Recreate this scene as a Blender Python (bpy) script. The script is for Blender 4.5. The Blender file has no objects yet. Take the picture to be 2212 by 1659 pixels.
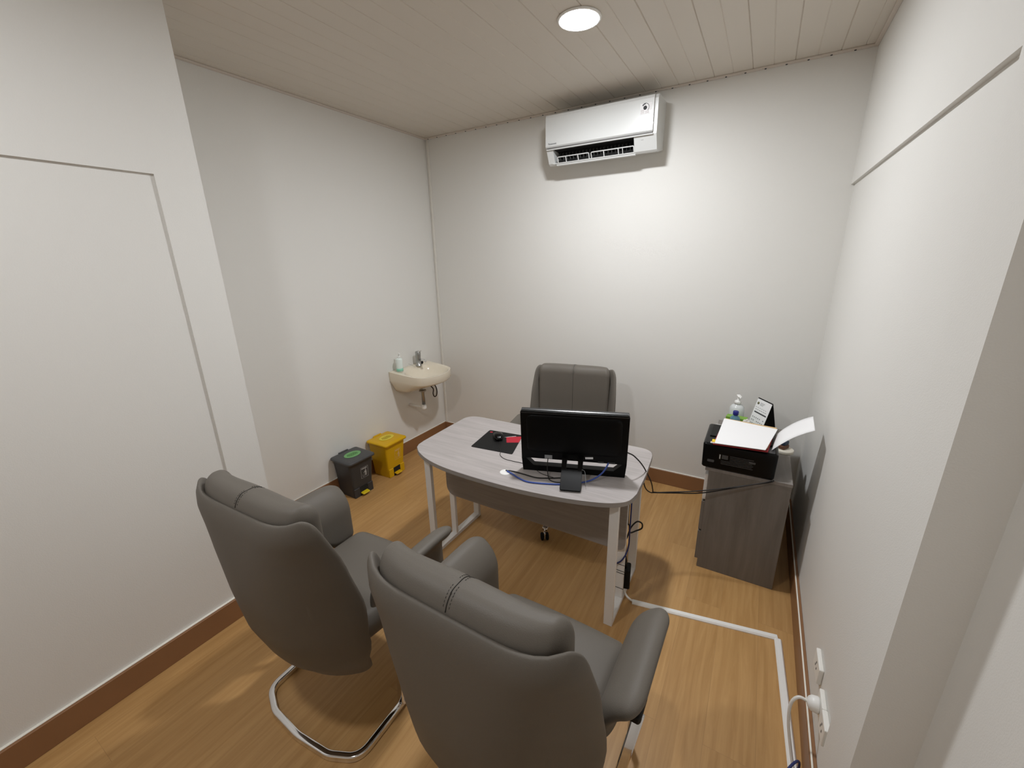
import bpy, bmesh, math, random
from mathutils import Vector, Matrix, Euler

# ------------------------------------------------------------------ camera, world, exposure
scene = bpy.context.scene
COL = scene.collection
H = 2.91            # ceiling height
W = 3.218           # room width (left wall x=0, right wall x=W, back wall y=0)
PX = 0.616          # face of the partition on the left, near the camera
PY = -2.248         # its end
FRONT = -5.2        # wall behind the camera

cam_d = bpy.data.cameras.new('camera')
cam_d.sensor_width = 36.0
cam_d.sensor_fit = 'HORIZONTAL'
cam_d.lens = 36.0 * 894.06 / 2212.0
cam_d.clip_start = 0.02
cam = bpy.data.objects.new('camera', cam_d)
cam.location = (2.8463, -3.3062, 1.8512)
cam.rotation_euler = (1.2747, 0.0206, 0.5313)
COL.objects.link(cam)
scene.camera = cam

world = bpy.data.worlds.new('world')
scene.world = world
world.use_nodes = True
world.node_tree.nodes['Background'].inputs[0].default_value = (0.8, 0.85, 1.0, 1)
world.node_tree.nodes['Background'].inputs[1].default_value = 0.0

vs = scene.view_settings
vs.view_transform = 'Standard'
vs.look = 'None'
vs.gamma = 1.0
vs.use_curve_mapping = False
vs.exposure = 0.0
scene.cycles.use_denoising = True
scene.cycles.max_bounces = 12
scene.cycles.diffuse_bounces = 8
scene.cycles.glossy_bounces = 6
scene.cycles.transmission_bounces = 8

LAMP_POWER = 415.0
LAMP_POWER_B = 205.0
LAMP_COL = (1.0, 1.02, 1.05)
LAMPS = [(1.95, -1.12), (1.65, -3.35)]

# ------------------------------------------------------------------ materials
def mat(name, col, rough=0.5, metal=0.0, spec=0.5, bump=0.0, bscale=200.0, var=0.0, vscale=3.0,
        emis=None, estr=0.0, trans=0.0, ior=1.45, alpha=1.0, coat=0.0, aniso=None):
    m = bpy.data.materials.new(name)
    m.use_nodes = True
    nt = m.node_tree
    b = nt.nodes['Principled BSDF']
    b.inputs['Base Color'].default_value = (*col, 1)
    b.inputs['Roughness'].default_value = rough
    b.inputs['Metallic'].default_value = metal
    b.inputs['Specular IOR Level'].default_value = spec
    b.inputs['IOR'].default_value = ior
    b.inputs['Transmission Weight'].default_value = trans
    b.inputs['Alpha'].default_value = alpha
    b.inputs['Coat Weight'].default_value = coat
    if emis:
        b.inputs['Emission Color'].default_value = (*emis, 1)
        b.inputs['Emission Strength'].default_value = estr
    tc = None
    if bump or var:
        tc = nt.nodes.new('ShaderNodeTexCoord')
    if var:
        n = nt.nodes.new('ShaderNodeTexNoise')
        n.inputs['Scale'].default_value = vscale
        n.inputs['Detail'].default_value = 5
        nt.links.new(tc.outputs['Object'], n.inputs['Vector'])
        mx = nt.nodes.new('ShaderNodeMix')
        mx.data_type = 'RGBA'
        nt.links.new(n.outputs['Fac'], mx.inputs[0])
        mx.inputs[6].default_value = (*[c * (1 - var) for c in col], 1)
        mx.inputs[7].default_value = (*[min(1, c * (1 + var)) for c in col], 1)
        nt.links.new(mx.outputs[2], b.inputs['Base Color'])
    if bump:
        n2 = nt.nodes.new('ShaderNodeTexNoise')
        n2.inputs['Scale'].default_value = bscale
        n2.inputs['Detail'].default_value = 3
        nt.links.new(tc.outputs['Object'], n2.inputs['Vector'])
        bp = nt.nodes.new('ShaderNodeBump')
        bp.inputs['Strength'].default_value = bump
        bp.inputs['Distance'].default_value = 0.002
        nt.links.new(n2.outputs['Fac'], bp.inputs['Height'])
        nt.links.new(bp.outputs['Normal'], b.inputs['Normal'])
    return m

def grain_mat(name, c0, c1, scale=(4, 60, 60), rough=0.5, plank=None, joint=(0.2, 0.12, 0.06), spec=0.4):
    """wood grain: noise stretched along one axis, optional vinyl planks along y"""
    m = bpy.data.materials.new(name)
    m.use_nodes = True
    nt = m.node_tree
    L = nt.links.new
    b = nt.nodes['Principled BSDF']
    b.inputs['Roughness'].default_value = rough
    b.inputs['Specular IOR Level'].default_value = spec
    tc = nt.nodes.new('ShaderNodeTexCoord')
    mp = nt.nodes.new('ShaderNodeMapping')
    mp.inputs['Scale'].default_value = scale
    vec = tc.outputs['Object']
    br = None
    if plank:
        pm = nt.nodes.new('ShaderNodeMapping')
        pm.inputs['Rotation'].default_value = (0, 0, math.pi / 2)
        L(tc.outputs['Object'], pm.inputs['Vector'])
        br = nt.nodes.new('ShaderNodeTexBrick')
        br.inputs['Scale'].default_value = 1.0
        br.inputs['Brick Width'].default_value = plank[0]
        br.inputs['Row Height'].default_value = plank[1]
        br.inputs['Mortar Size'].default_value = 0.0008
        br.inputs['Mortar Smooth'].default_value = 0.2
        br.inputs['Color1'].default_value = (0, 0, 0, 1)
        br.inputs['Color2'].default_value = (1, 1, 1, 1)
        br.inputs['Mortar'].default_value = (0.5, 0.5, 0.5, 1)
        br.offset = 0.37
        L(pm.outputs['Vector'], br.inputs['Vector'])
        # shift the grain from plank to plank
        add = nt.nodes.new('ShaderNodeVectorMath')
        add.operation = 'MULTIPLY_ADD'
        L(br.outputs['Color'], add.inputs[0])
        add.inputs[1].default_value = (3.7, 9.1, 0)
        L(tc.outputs['Object'], add.inputs[2])
        vec = add.outputs[0]
    L(vec, mp.inputs['Vector'])
    n = nt.nodes.new('ShaderNodeTexNoise')
    n.inputs['Scale'].default_value = 1.0
    n.inputs['Detail'].default_value = 6
    n.inputs['Roughness'].default_value = 0.6
    n.inputs['Distortion'].default_value = 0.6
    L(mp.outputs['Vector'], n.inputs['Vector'])
    rp = nt.nodes.new('ShaderNodeValToRGB')
    rp.color_ramp.elements[0].position = 0.3
    rp.color_ramp.elements[1].position = 0.7
    rp.color_ramp.elements[0].color = (*c0, 1)
    rp.color_ramp.elements[1].color = (*c1, 1)
    L(n.outputs['Fac'], rp.inputs['Fac'])
    out = rp.outputs['Color']
    if plank:
        hs = nt.nodes.new('ShaderNodeMix')
        hs.data_type = 'RGBA'
        hs.blend_type = 'MULTIPLY'
        hs.inputs[0].default_value = 1.0
        cr = nt.nodes.new('ShaderNodeValToRGB')
        cr.color_ramp.elements[0].color = (0.93, 0.92, 0.91, 1)
        cr.color_ramp.elements[1].color = (1.05, 1.05, 1.05, 1)
        L(br.outputs['Color'], cr.inputs['Fac'])
        L(out, hs.inputs[6])
        L(cr.outputs['Color'], hs.inputs[7])
        mx = nt.nodes.new('ShaderNodeMix')
        mx.data_type = 'RGBA'
        mm = nt.nodes.new('ShaderNodeMath')
        mm.operation = 'MULTIPLY'
        mm.inputs[1].default_value = 0.35
        L(br.outputs['Fac'], mm.inputs[0])
        L(mm.outputs[0], mx.inputs[0])
        L(hs.outputs[2], mx.inputs[6])
        mx.inputs[7].default_value = (*joint, 1)
        out = mx.outputs[2]
    L(out, b.inputs['Base Color'])
    bp = nt.nodes.new('ShaderNodeBump')
    bp.inputs['Strength'].default_value = 0.12
    bp.inputs['Distance'].default_value = 0.001
    L(n.outputs['Fac'], bp.inputs['Height'])
    L(bp.outputs['Normal'], b.inputs['Normal'])
    return m

M = {}
M['wall'] = mat('wall_paint', (0.76, 0.752, 0.722), rough=0.62, spec=0.3, bump=0.25, bscale=260)
M['ceiling'] = mat('ceiling_plastic', (0.66, 0.61, 0.54), rough=0.45, spec=0.4)
M['trimwhite'] = mat('white_trim', (0.76, 0.74, 0.69), rough=0.45)
M['ctrim'] = mat('ceiling_trim', (0.64, 0.58, 0.52), rough=0.5)
M['floor'] = grain_mat('vinyl_wood_floor', (0.41, 0.225, 0.078), (0.53, 0.315, 0.125), scale=(38, 2.2, 1), rough=0.42,
                       plank=(1.2, 0.18), joint=(0.2, 0.11, 0.05))
M['skirt'] = mat('brown_skirting', (0.27, 0.135, 0.062), rough=0.4, var=0.1, vscale=6)
M['bead'] = mat('white_bead', (0.85, 0.82, 0.74), rough=0.5)
M['leather'] = mat('grey_leather', (0.138, 0.123, 0.104), rough=0.52, spec=0.34, bump=0.22, bscale=420, var=0.03, vscale=4)
M['thread'] = mat('dark_thread', (0.05, 0.045, 0.04), rough=0.8)
M['gap'] = mat('dark_fabric', (0.03, 0.028, 0.025), rough=0.9)
M['chrome'] = mat('chrome', (0.82, 0.82, 0.83), rough=0.08, metal=1.0)
M['steel'] = mat('brushed_steel', (0.42, 0.42, 0.41), rough=0.3, metal=1.0)
M['black'] = mat('black_plastic', (0.004, 0.004, 0.004), rough=0.35, spec=0.16)
M['gloss'] = mat('glossy_black', (0.003, 0.003, 0.003), rough=0.22, spec=0.2)
M['rim'] = mat('dark_satin_rim', (0.02, 0.02, 0.021), rough=0.30, spec=0.7)
M['rubber'] = mat('black_rubber', (0.005, 0.005, 0.005), rough=0.6, spec=0.3)
M['whitemetal'] = mat('white_powder_coat', (0.80, 0.79, 0.77), rough=0.4)
M['top'] = grain_mat('grey_oak_laminate', (0.36, 0.33, 0.32), (0.47, 0.435, 0.425), scale=(2.6, 42, 42), rough=0.42)
M['topedge'] = mat('grey_edge_band', (0.33, 0.305, 0.285), rough=0.45)
M['panel'] = grain_mat('grey_panel_laminate', (0.26, 0.24, 0.225), (0.33, 0.305, 0.285), scale=(2.6, 42, 42), rough=0.5)
M['cab'] = grain_mat('grey_cabinet_laminate', (0.145, 0.130, 0.115), (0.20, 0.18, 0.162), scale=(30, 30, 2.2), rough=0.5)
M['cabtop'] = grain_mat('grey_cabinet_top', (0.20, 0.18, 0.165), (0.26, 0.238, 0.22), scale=(30, 3, 3), rough=0.5)
M['drawer'] = grain_mat('pale_drawer_laminate', (0.68, 0.65, 0.62), (0.76, 0.73, 0.70), scale=(3, 30, 30), rough=0.5)
M['acwhite'] = mat('white_appliance_plastic', (0.66, 0.67, 0.66), rough=0.3, spec=0.5)
M['acdark'] = mat('dark_vent', (0.015, 0.015, 0.014), rough=0.7)
M['acgrey'] = mat('grey_vane', (0.10, 0.10, 0.095), rough=0.6)
M['acline'] = mat('grey_slit', (0.16, 0.155, 0.15), rough=0.6)
M['film'] = mat('clear_film', (1, 1, 1), rough=0.08, alpha=0.12, spec=0.8)
M['ink'] = mat('dark_ink', (0.05, 0.055, 0.06), rough=0.6)
M['greyink'] = mat('grey_ink', (0.30, 0.31, 0.32), rough=0.6)
M['paleink'] = mat('pale_print', (0.62, 0.58, 0.58), rough=0.6)
M['paper'] = mat('white_paper', (0.86, 0.86, 0.87), rough=0.7)
M['ceramic'] = mat('cream_ceramic', (0.78, 0.71, 0.58), rough=0.12, spec=0.6, coat=0.3)
M['soapwhite'] = mat('translucent_plastic', (0.78, 0.86, 0.82), rough=0.25)
M['soapgreen'] = mat('green_soap', (0.28, 0.62, 0.47), rough=0.2)
M['whiteplastic'] = mat('white_plastic', (0.85, 0.85, 0.83), rough=0.35)
M['bottle'] = mat('cloudy_bottle', (0.66, 0.69, 0.69), rough=0.2)
M['charcoal'] = mat('charcoal_plastic', (0.038, 0.039, 0.041), rough=0.45, bump=0.1, bscale=300)
M['charcoal_lid'] = mat('charcoal_lid_plastic', (0.065, 0.066, 0.068), rough=0.45, bump=0.1, bscale=300)
M['yellow'] = mat('yellow_plastic', (0.66, 0.385, 0.002), rough=0.4, bump=0.1, bscale=300)
M['yellowp'] = mat('yellow_pedal_plastic', (0.66, 0.50, 0.01), rough=0.4)
M['greenst'] = mat('green_sticker', (0.17, 0.40, 0.15), rough=0.5)
M['greenink'] = mat('dark_green_print', (0.045, 0.15, 0.03), rough=0.6)
M['yelst'] = mat('pale_yellow_sticker', (0.72, 0.60, 0.06), rough=0.5)
M['olive'] = mat('olive_print', (0.33, 0.23, 0.005), rough=0.6)
M['printw'] = mat('white_print', (0.42, 0.42, 0.41), rough=0.6)
M['printy'] = mat('pink_print', (0.72, 0.47, 0.20), rough=0.6)
M['red'] = mat('red_cloth_print', (0.42, 0.008, 0.025), rough=0.6)
M['folder'] = mat('red_folder', (0.30, 0.012, 0.02), rough=0.5)
M['kraft'] = mat('kraft_paper', (0.62, 0.42, 0.20), rough=0.7)
M['yellowtab'] = mat('yellow_tab', (0.85, 0.60, 0.03), rough=0.5)
M['pinkpaper'] = mat('pink_paper', (0.75, 0.55, 0.55), rough=0.7)
M['blue'] = mat('blue_cable', (0.045, 0.09, 0.36), rough=0.5)
M['navy'] = mat('navy_cable', (0.018, 0.028, 0.13), rough=0.5)
M['cable'] = mat('black_cable', (0.010, 0.008, 0.007), rough=0.55)
M['greencard'] = mat('green_card', (0.20, 0.40, 0.05), rough=0.5)
M['bluecap'] = mat('blue_cap', (0.02, 0.025, 0.22), rough=0.3)
M['teal'] = mat('teal_liquid', (0.10, 0.23, 0.30), rough=0.15)
M['clear'] = mat('clear_plastic', (0.9, 0.92, 0.9), rough=0.15, alpha=0.35, spec=0.6)
M['tissue'] = mat('tissue', (0.72, 0.70, 0.64), rough=0.85)
M['cream'] = mat('cream_tape', (0.74, 0.70, 0.60), rough=0.5)
M['brown'] = mat('brown_block', (0.14, 0.06, 0.035), rough=0.5)
M['slate'] = mat('slate_blue', (0.03, 0.05, 0.09), rough=0.5)
M['socket'] = mat('socket_plastic', (0.80, 0.79, 0.75), rough=0.35)
M['dark'] = mat('dark_hole', (0.01, 0.01, 0.01), rough=0.8)
M['hose'] = mat('brown_hose', (0.035, 0.018, 0.012), rough=0.35, metal=0.4)
M['gold'] = mat('olive_emblem', (0.16, 0.15, 0.07), rough=0.6)
M['lampglow'] = mat('lamp_diffuser', (0.9, 0.9, 0.9), emis=LAMP_COL, estr=LAMP_POWER)
M['lampglow_b'] = mat('lamp_diffuser_rear', (0.9, 0.9, 0.9), emis=LAMP_COL, estr=LAMP_POWER_B)

# ------------------------------------------------------------------ mesh helpers
def fillet(pts, r, n=6, closed=False):
    """round the corners of a polyline"""
    P = [Vector(p) for p in pts]
    out = []
    N = len(P)
    for i in range(N):
        if not closed and i in (0, N - 1):
            out.append(P[i])
            continue
        a, b, c = P[i - 1], P[i], P[(i + 1) % N]
        rr = r[i] if isinstance(r, (list, tuple)) else r
        if rr <= 0:
            out.append(b)
            continue
        u = (a - b)
        v = (c - b)
        ang = u.angle(v)
        d = min(rr / max(1e-6, math.tan(ang / 2)), u.length * .49, v.length * .49)
        p0 = b + u.normalized() * d
        p1 = b + v.normalized() * d
        for k in range(n + 1):
            t = k / n
            out.append(p0 * (1 - t) ** 2 + b * 2 * t * (1 - t) + p1 * t * t)
    return out

def spline(pts, n=8, closed=False):
    """Catmull-Rom through the points"""
    P = [Vector(p) for p in pts]
    N = len(P)
    out = []
    segs = N if closed else N - 1
    for i in range(segs):
        if closed:
            p0, p1, p2, p3 = P[i - 1], P[i], P[(i + 1) % N], P[(i + 2) % N]
        else:
            p0, p1, p2, p3 = P[max(0, i - 1)], P[i], P[i + 1], P[min(N - 1, i + 2)]
        for k in range(n):
            t = k / n
            out.append(0.5 * ((2 * p1) + (p2 - p0) * t + (2 * p0 - 5 * p1 + 4 * p2 - p3) * t * t +
                              (3 * p1 - p0 - 3 * p2 + p3) * t ** 3))
    if not closed:
        out.append(P[-1])
    return out

class MB:
    def __init__(self):
        self.v = []
        self.f = []
        self.s = []      # smooth flag per face

    def add(self, vs_, fs_, smooth=False, mtx=None):
        o = len(self.v)
        for p in vs_:
            p = Vector(p)
            self.v.append(mtx @ p if mtx else p)
        for f in fs_:
            self.f.append([i + o for i in f])
            self.s.append(smooth)
        return self

    def from_bm(self, bm, smooth=False, mtx=None):
        bm.verts.index_update()
        self.add([v.co.copy() for v in bm.verts], [[v.index for v in f.verts] for f in bm.faces], smooth, mtx)
        bm.free()
        return self

    def box(self, x0, x1, y0, y1, z0, z1, bev=0.0, seg=2, mtx=None):
        bm = bmesh.new()
        bmesh.ops.create_cube(bm, size=1.0)
        for v in bm.verts:
            v.co = Vector(((x0 + x1) / 2 + v.co.x * (x1 - x0), (y0 + y1) / 2 + v.co.y * (y1 - y0),
                           (z0 + z1) / 2 + v.co.z * (z1 - z0)))
        if bev > 0:
            bmesh.ops.bevel(bm, geom=list(bm.edges), offset=bev, segments=seg, profile=0.5, affect='EDGES')
        return self.from_bm(bm, False, mtx)

    def prism(self, poly, a0, a1, axis='z', bev=0.0, seg=2, mtx=None):
        """extrude a 2-D polygon along an axis; poly is in the two other axes in cyclic order"""
        def P(p, a):
            if axis == 'z':
                return (p[0], p[1], a)
            if axis == 'x':
                return (a, p[0], p[1])
            return (p[1], a, p[0])
        bm = bmesh.new()
        lo = [bm.verts.new(P(p, a0)) for p in poly]
        hi = [bm.verts.new(P(p, a1)) for p in poly]
        n = len(poly)
        bm.faces.new(list(reversed(lo)))
        bm.faces.new(hi)
        for i in range(n):
            bm.faces.new([lo[i], lo[(i + 1) % n], hi[(i + 1) % n], hi[i]])
        bmesh.ops.recalc_face_normals(bm, faces=list(bm.faces))
        if bev > 0:
            cap = [e for e in bm.edges if not (abs(e.verts[0].co['xyz'.index(axis)] - a0) < 1e-7) !=
                   (abs(e.verts[1].co['xyz'.index(axis)] - a0) < 1e-7)]
            bmesh.ops.bevel(bm, geom=cap, offset=bev, segments=seg, profile=0.5, affect='EDGES')
        return self.from_bm(bm, False, mtx)

    def sweep(self, pts, prof, closed=False, up=None, smooth=True, mtx=None):
        """sweep a closed 2-D profile along the points"""
        P = [Vector(p) for p in pts]
        N = len(P)
        T = []
        for i in range(N):
            if closed:
                t = P[(i + 1) % N] - P[i - 1]
            else:
                t = P[min(N - 1, i + 1)] - P[max(0, i - 1)]
            T.append(t.normalized() if t.length > 1e-9 else Vector((0, 0, 1)))
        if up is None:
            up0 = Vector((0, 0, 1)) if abs(T[0].z) < 0.9 else Vector((0, 1, 0))
            nrm = (up0 - T[0] * up0.dot(T[0])).normalized()
        vs_, fs_ = [], []
        m = len(prof)
        for i in range(N):
            if up is not None:
                u = Vector(up)
                nrm = u - T[i] * u.dot(T[i])
                if nrm.length < 1e-4:
                    nrm = Vector((0, 1, 0)) if abs(T[i].y) < .9 else Vector((1, 0, 0))
                nrm.normalize()
            elif i > 0:
                nrm = nrm - T[i] * nrm.dot(T[i])
                nrm.normalize()
            bi = T[i].cross(nrm)
            for (a, b) in prof:
                vs_.append(P[i] + bi * a + nrm * b)
        R_ = N if closed else N - 1
        for i in range(R_):
            j = (i + 1) % N
            for k in range(m):
                l = (k + 1) % m
                fs_.append([i * m + k, i * m + l, j * m + l, j * m + k])
        if not closed:
            fs_.append(list(range(m))[::-1])
            fs_.append([(N - 1) * m + k for k in range(m)])
        return self.add(vs_, fs_, smooth, mtx)

    def tube(self, pts, r, seg=8, closed=False, mtx=None):
        prof = [(r * math.cos(2 * math.pi * k / seg), r * math.sin(2 * math.pi * k / seg)) for k in range(seg)]
        return self.sweep(pts, prof, closed, None, True, mtx)

    def bar(self, pts, w, h, up=(0, 0, 1), r=0.0, closed=False, mtx=None):
        """flat bar: w across, h along up"""
        prof = [(-w / 2, -h / 2), (w / 2, -h / 2), (w / 2, h / 2), (-w / 2, h / 2)]
        if r > 0:
            prof = [(p.x, p.y) for p in fillet([(a, b, 0) for a, b in prof], r, 3, True)]
        return self.sweep(pts, prof, closed, up, r > 0, mtx)

    def lathe(self, prof, seg=24, mtx=None, smooth=True):
        """revolve (r, z) pairs about z"""
        vs_, fs_ = [], []
        n = len(prof)
        for k in range(seg):
            a = 2 * math.pi * k / seg
            for (r, z) in prof:
                vs_.append((r * math.cos(a), r * math.sin(a), z))
        for k in range(seg):
            j = (k + 1) % seg
            for i in range(n - 1):
                fs_.append([k * n + i, j * n + i, j * n + i + 1, k * n + i + 1])
        if prof[0][0] > 1e-6:
            fs_.append([k * n for k in range(seg)][::-1])
        if prof[-1][0] > 1e-6:
            fs_.append([k * n + n - 1 for k in range(seg)])
        return self.add(vs_, fs_, smooth, mtx)

    def loft(self, rings, smooth=True, cap0=True, cap1=True, mtx=None):
        m = len(rings[0])
        vs_ = [p for r in rings for p in r]
        fs_ = []
        for i in range(len(rings) - 1):
            for k in range(m):
                l = (k + 1) % m
                fs_.append([i * m + k, i * m + l, (i + 1) * m + l, (i + 1) * m + k])
        if cap0:
            fs_.append(list(range(m))[::-1])
        if cap1:
            fs_.append([(len(rings) - 1) * m + k for k in range(m)])
        return self.add(vs_, fs_, smooth, mtx)

    def puff(self, half, rad, n=(8, 8, 8), k=4, fn=None, mtx=None):
        """rounded box (elliptic edge radii), every vertex sent through fn"""
        def axis(h, r, m):
            r = min(r, h * 0.999)
            e = [h - r + r * math.tan(math.pi / 4 * i / k) for i in range(k + 1)] if r > 0 else [h]
            c = h - r
            mid = [c * (2 * i / m - 1) for i in range(m + 1)]
            L_ = [-x for x in reversed(e[1:])] + mid + e[1:]
            return L_
        A = [axis(half[i], rad[i], n[i]) for i in range(3)]
        idx = {}
        vs_, fs_ = [], []
        def vert(p):
            key = tuple(round(c, 6) for c in p)
            if key in idx:
                return idx[key]
            q = [max(-(half[i] - rad[i]), min(half[i] - rad[i], p[i])) for i in range(3)]
            d = Vector([(p[i] - q[i]) / rad[i] if rad[i] > 0 else 0 for i in range(3)])
            if d.length > 1e-9:
                d.normalize()
            w_ = Vector([q[i] + d[i] * rad[i] for i in range(3)])
            idx[key] = len(vs_)
            vs_.append(fn(w_) if fn else w_)
            return idx[key]
        for ax in range(3):
            b, c = (ax + 1) % 3, (ax + 2) % 3
            for sgn in (-1, 1):
                for i in range(len(A[b]) - 1):
                    for j in range(len(A[c]) - 1):
                        quad = []
                        for (di, dj) in ((0, 0), (1, 0), (1, 1), (0, 1)):
                            p = [0, 0, 0]
                            p[ax] = sgn * half[ax]
                            p[b] = A[b][i + di]
                            p[c] = A[c][j + dj]
                            quad.append(vert(p))
                        if sgn < 0:
                            quad.reverse()
                        fs_.append(quad)
        return self.add(vs_, fs_, True, mtx)

    def build(self, name, material, parent=None, loc=None, fix=True):
        me = bpy.data.meshes.new(name)
        me.from_pydata([tuple(v) for v in self.v], [], self.f)
        me.polygons.foreach_set('use_smooth', self.s)
        if fix:
            bm = bmesh.new()
            bm.from_mesh(me)
            bmesh.ops.recalc_face_normals(bm, faces=list(bm.faces))
            bm.to_mesh(me)
            bm.free()
        me.update()
        me.materials.append(material)
        o = bpy.data.objects.new(name, me)
        COL.objects.link(o)
        if loc:
            o.location = loc
        if parent:
            o.parent = parent
        return o

def tag(o, label, cat, group=None):
    o['label'] = label
    o['category'] = cat
    if group:
        o['group'] = group
    return o

def thing(name, label, cat, loc=(0, 0, 0), rz=0.0, group=None):
    o = bpy.data.objects.new(name, None)
    o.empty_display_size = 0.1
    COL.objects.link(o)
    o.location = loc
    o.rotation_euler = (0, 0, rz)
    return tag(o, label, cat, group)

def struct(o):
    o['kind'] = 'structure'
    return o

def dup(root, loc, rz, label):
    """copy of a thing with copies of its parts and sub-parts"""
    r = root.copy()
    COL.objects.link(r)
    r.location = loc
    r.rotation_euler = (0, 0, rz)
    r['label'] = label
    for ch in list(root.children):
        c = ch.copy()
        COL.objects.link(c)
        c.parent = r
        for g in list(ch.children):
            d = g.copy()
            COL.objects.link(d)
            d.parent = c
    return r

def lettering(name, text, size, mtx, material, parent=None, depth=0.0004):
    """raised lettering as a mesh; the text runs along +x and stands along +y of mtx"""
    cu = bpy.data.curves.new(name, 'FONT')
    cu.body = text
    cu.size = size
    cu.extrude = depth
    cu.align_x = 'CENTER'
    cu.align_y = 'CENTER'
    tmp = bpy.data.objects.new(name, cu)
    COL.objects.link(tmp)
    dg = bpy.context.evaluated_depsgraph_get()
    dg.update()
    me = bpy.data.meshes.new_from_object(tmp.evaluated_get(dg))
    bpy.data.objects.remove(tmp)
    bpy.data.curves.remove(cu)
    me.transform(mtx)
    me.materials.clear()
    me.materials.append(material)
    o = bpy.data.objects.new(name, me)
    COL.objects.link(o)
    if parent:
        o.parent = parent
    return o

def frame(origin, xdir, ydir):
    x = Vector(xdir).normalized()
    y = Vector(ydir)
    y = (y - x * y.dot(x)).normalized()
    z = x.cross(y)
    m = Matrix.Identity(4)
    for i in range(3):
        m[i][0], m[i][1], m[i][2], m[i][3] = x[i], y[i], z[i], origin[i]
    return m

def rrect(x0, x1, y0, y1, r, n=5):
    return [(p.x, p.y) for p in fillet([(x0, y0, 0), (x1, y0, 0), (x1, y1, 0), (x0, y1, 0)], r, n, True)]

def ellipse(a, b, n=32, cx=0, cy=0):
    return [(cx + a * math.cos(2 * math.pi * k / n), cy + b * math.sin(2 * math.pi * k / n)) for k in range(n)]

# ------------------------------------------------------------------ room shell
RX = W + 0.11      # the right wall steps back beyond its end post
struct(MB().box(-0.3, RX + 0.15, FRONT - 0.15, 0.15, -0.1, 0.0).build('floor', M['floor']))

# ceiling of narrow tongue-and-groove boards running towards the back wall
prof = []
x = -0.02
k = 0
while x < RX + 0.02:
    wdt = 0.106
    d = 0.0045 if k % 2 == 0 else 0.0025
    prof += [(x + 0.0035, H), (x + wdt - 0.0035, H), (x + wdt, H + d)]
    x += wdt
    k += 1
prof = [(-0.02, H)] + prof
top = [(prof[-1][0], H + 0.08), (-0.02, H + 0.08)]
poly = prof + top
cb = MB()
n = len(prof)
vs_ = []
for y in (FRONT - 0.1, 0.0):
    vs_ += [(p[0], y, p[1]) for p in prof] + [(p[0], y, H + 0.08) for p in prof]
fs_ = []
for i in range(n - 1):
    fs_.append([i, i + 1, 2 * n + i + 1, 2 * n + i])
    fs_.append([n + i, 3 * n + i, 3 * n + i + 1, n + i + 1])
    fs_.append([i, n + i, n + i + 1, i + 1])
    fs_.append([2 * n + i, 2 * n + i + 1, 3 * n + i + 1, 3 * n + i])
cb.add(vs_, fs_)
struct(cb.build('ceiling', M['ceiling']))

struct(MB().box(-0.12, RX + 0.12, 0.0, 0.12, 0, H + 0.09).build('wall_back', M['wall']))
struct(MB().box(-0.12, 0.0, PY - 0.2, 0.0, 0, H + 0.09).build('wall_left', M['wall']))
REC = 0.016
wr = MB()
wr.box(W + REC, W + 0.12, -2.0, 0.0, 0, 2.25)                 # sunk panel
wr.box(W, W + 0.12, -1.984, 0.0, 2.222, H + 0.09)              # wall above it
wr.box(W, W + 0.115, -2.205, -1.984, 0, H + 0.09)              # end post
struct(wr.build('wall_right', M['wall']))
struct(MB().box(RX, RX + 0.12, FRONT, -2.0, 0, H + 0.09).build('wall_right_entry', M['wall']))
wp = MB()
wp.box(-0.10, PX - 0.011, FRONT, PY - 0.001, 0, H + 0.09)
wp.box(PX - 0.012, PX, -2.4226, PY, 0, H + 0.09)               # end strip
wp.box(PX - 0.012, PX, FRONT, -2.4226, 2.2133, H + 0.09)       # wall above the sunk panel
struct(wp.build('wall_left_partition', M['wall']))
struct(MB().box(-0.1, RX + 0.12, FRONT - 0.12, FRONT, 0, H + 0.09).build('wall_front', M['wall']))

# skirting boards with a white bead along the top
HB = 0.1245
def skirting(name, x0, x1, y0, y1, bead):
    o = struct(MB().box(x0, x1, y0, y1, 0, HB, 0.002, 1).build(name, M['skirt']))
    bx = MB().box(*bead, HB, HB + 0.004, 0.001, 1)
    bx.build('bead', M['bead'], o)
    return o
skirting('baseboard_back', 0.0, W, -0.013, 0.0, (0.0, W, -0.008, 0.0))
skirting('baseboard_left', 0.0, 0.013, PY, -0.013, (0.0, 0.008, PY, -0.013))
skirting('baseboard_right', W - 0.006, W + REC, -2.205, -0.013, (W - 0.003, W + 0.003, -1.984, -0.013))
skirting('baseboard_left_partition', PX - 0.011, PX + 0.012, FRONT, PY + 0.01, (PX - 0.011, PX + 0.002, FRONT, PY))
skirting('baseboard_right_entry', RX - 0.013, RX, FRONT, -2.206, (RX - 0.008, RX, FRONT, -2.206))

# ceiling trims and the corner pipe cover
t1 = struct(MB().box(0.0, W, -0.028, 0.0, H - 0.010, H, 0.002, 1).build('trim_1', M['ctrim']))
t1['label'] = 'ceiling trim along the back wall'
for k in range(31):
    xx = 0.05 + 0.1058 * k
    sc = MB().lathe([(0.0, -0.0035), (0.005, -0.003), (0.006, 0.0)], 8)
    sc.build('screw', M['ink'], t1, (xx, -0.016, H - 0.010))
struct(MB().box(0.0, 0.024, PY, -0.028, H - 0.010, H, 0.002, 1).build('trim_2', M['ctrim']))
struct(MB().box(W - 0.020, W, -2.205, -0.028, H - 0.010, H, 0.002, 1).build('trim_3', M['ctrim']))
struct(MB().box(0.018, 0.040, -0.010, 0.0, HB + 0.006, H - 0.01, 0.003, 2).build('trim_4', M['trimwhite']))

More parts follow.
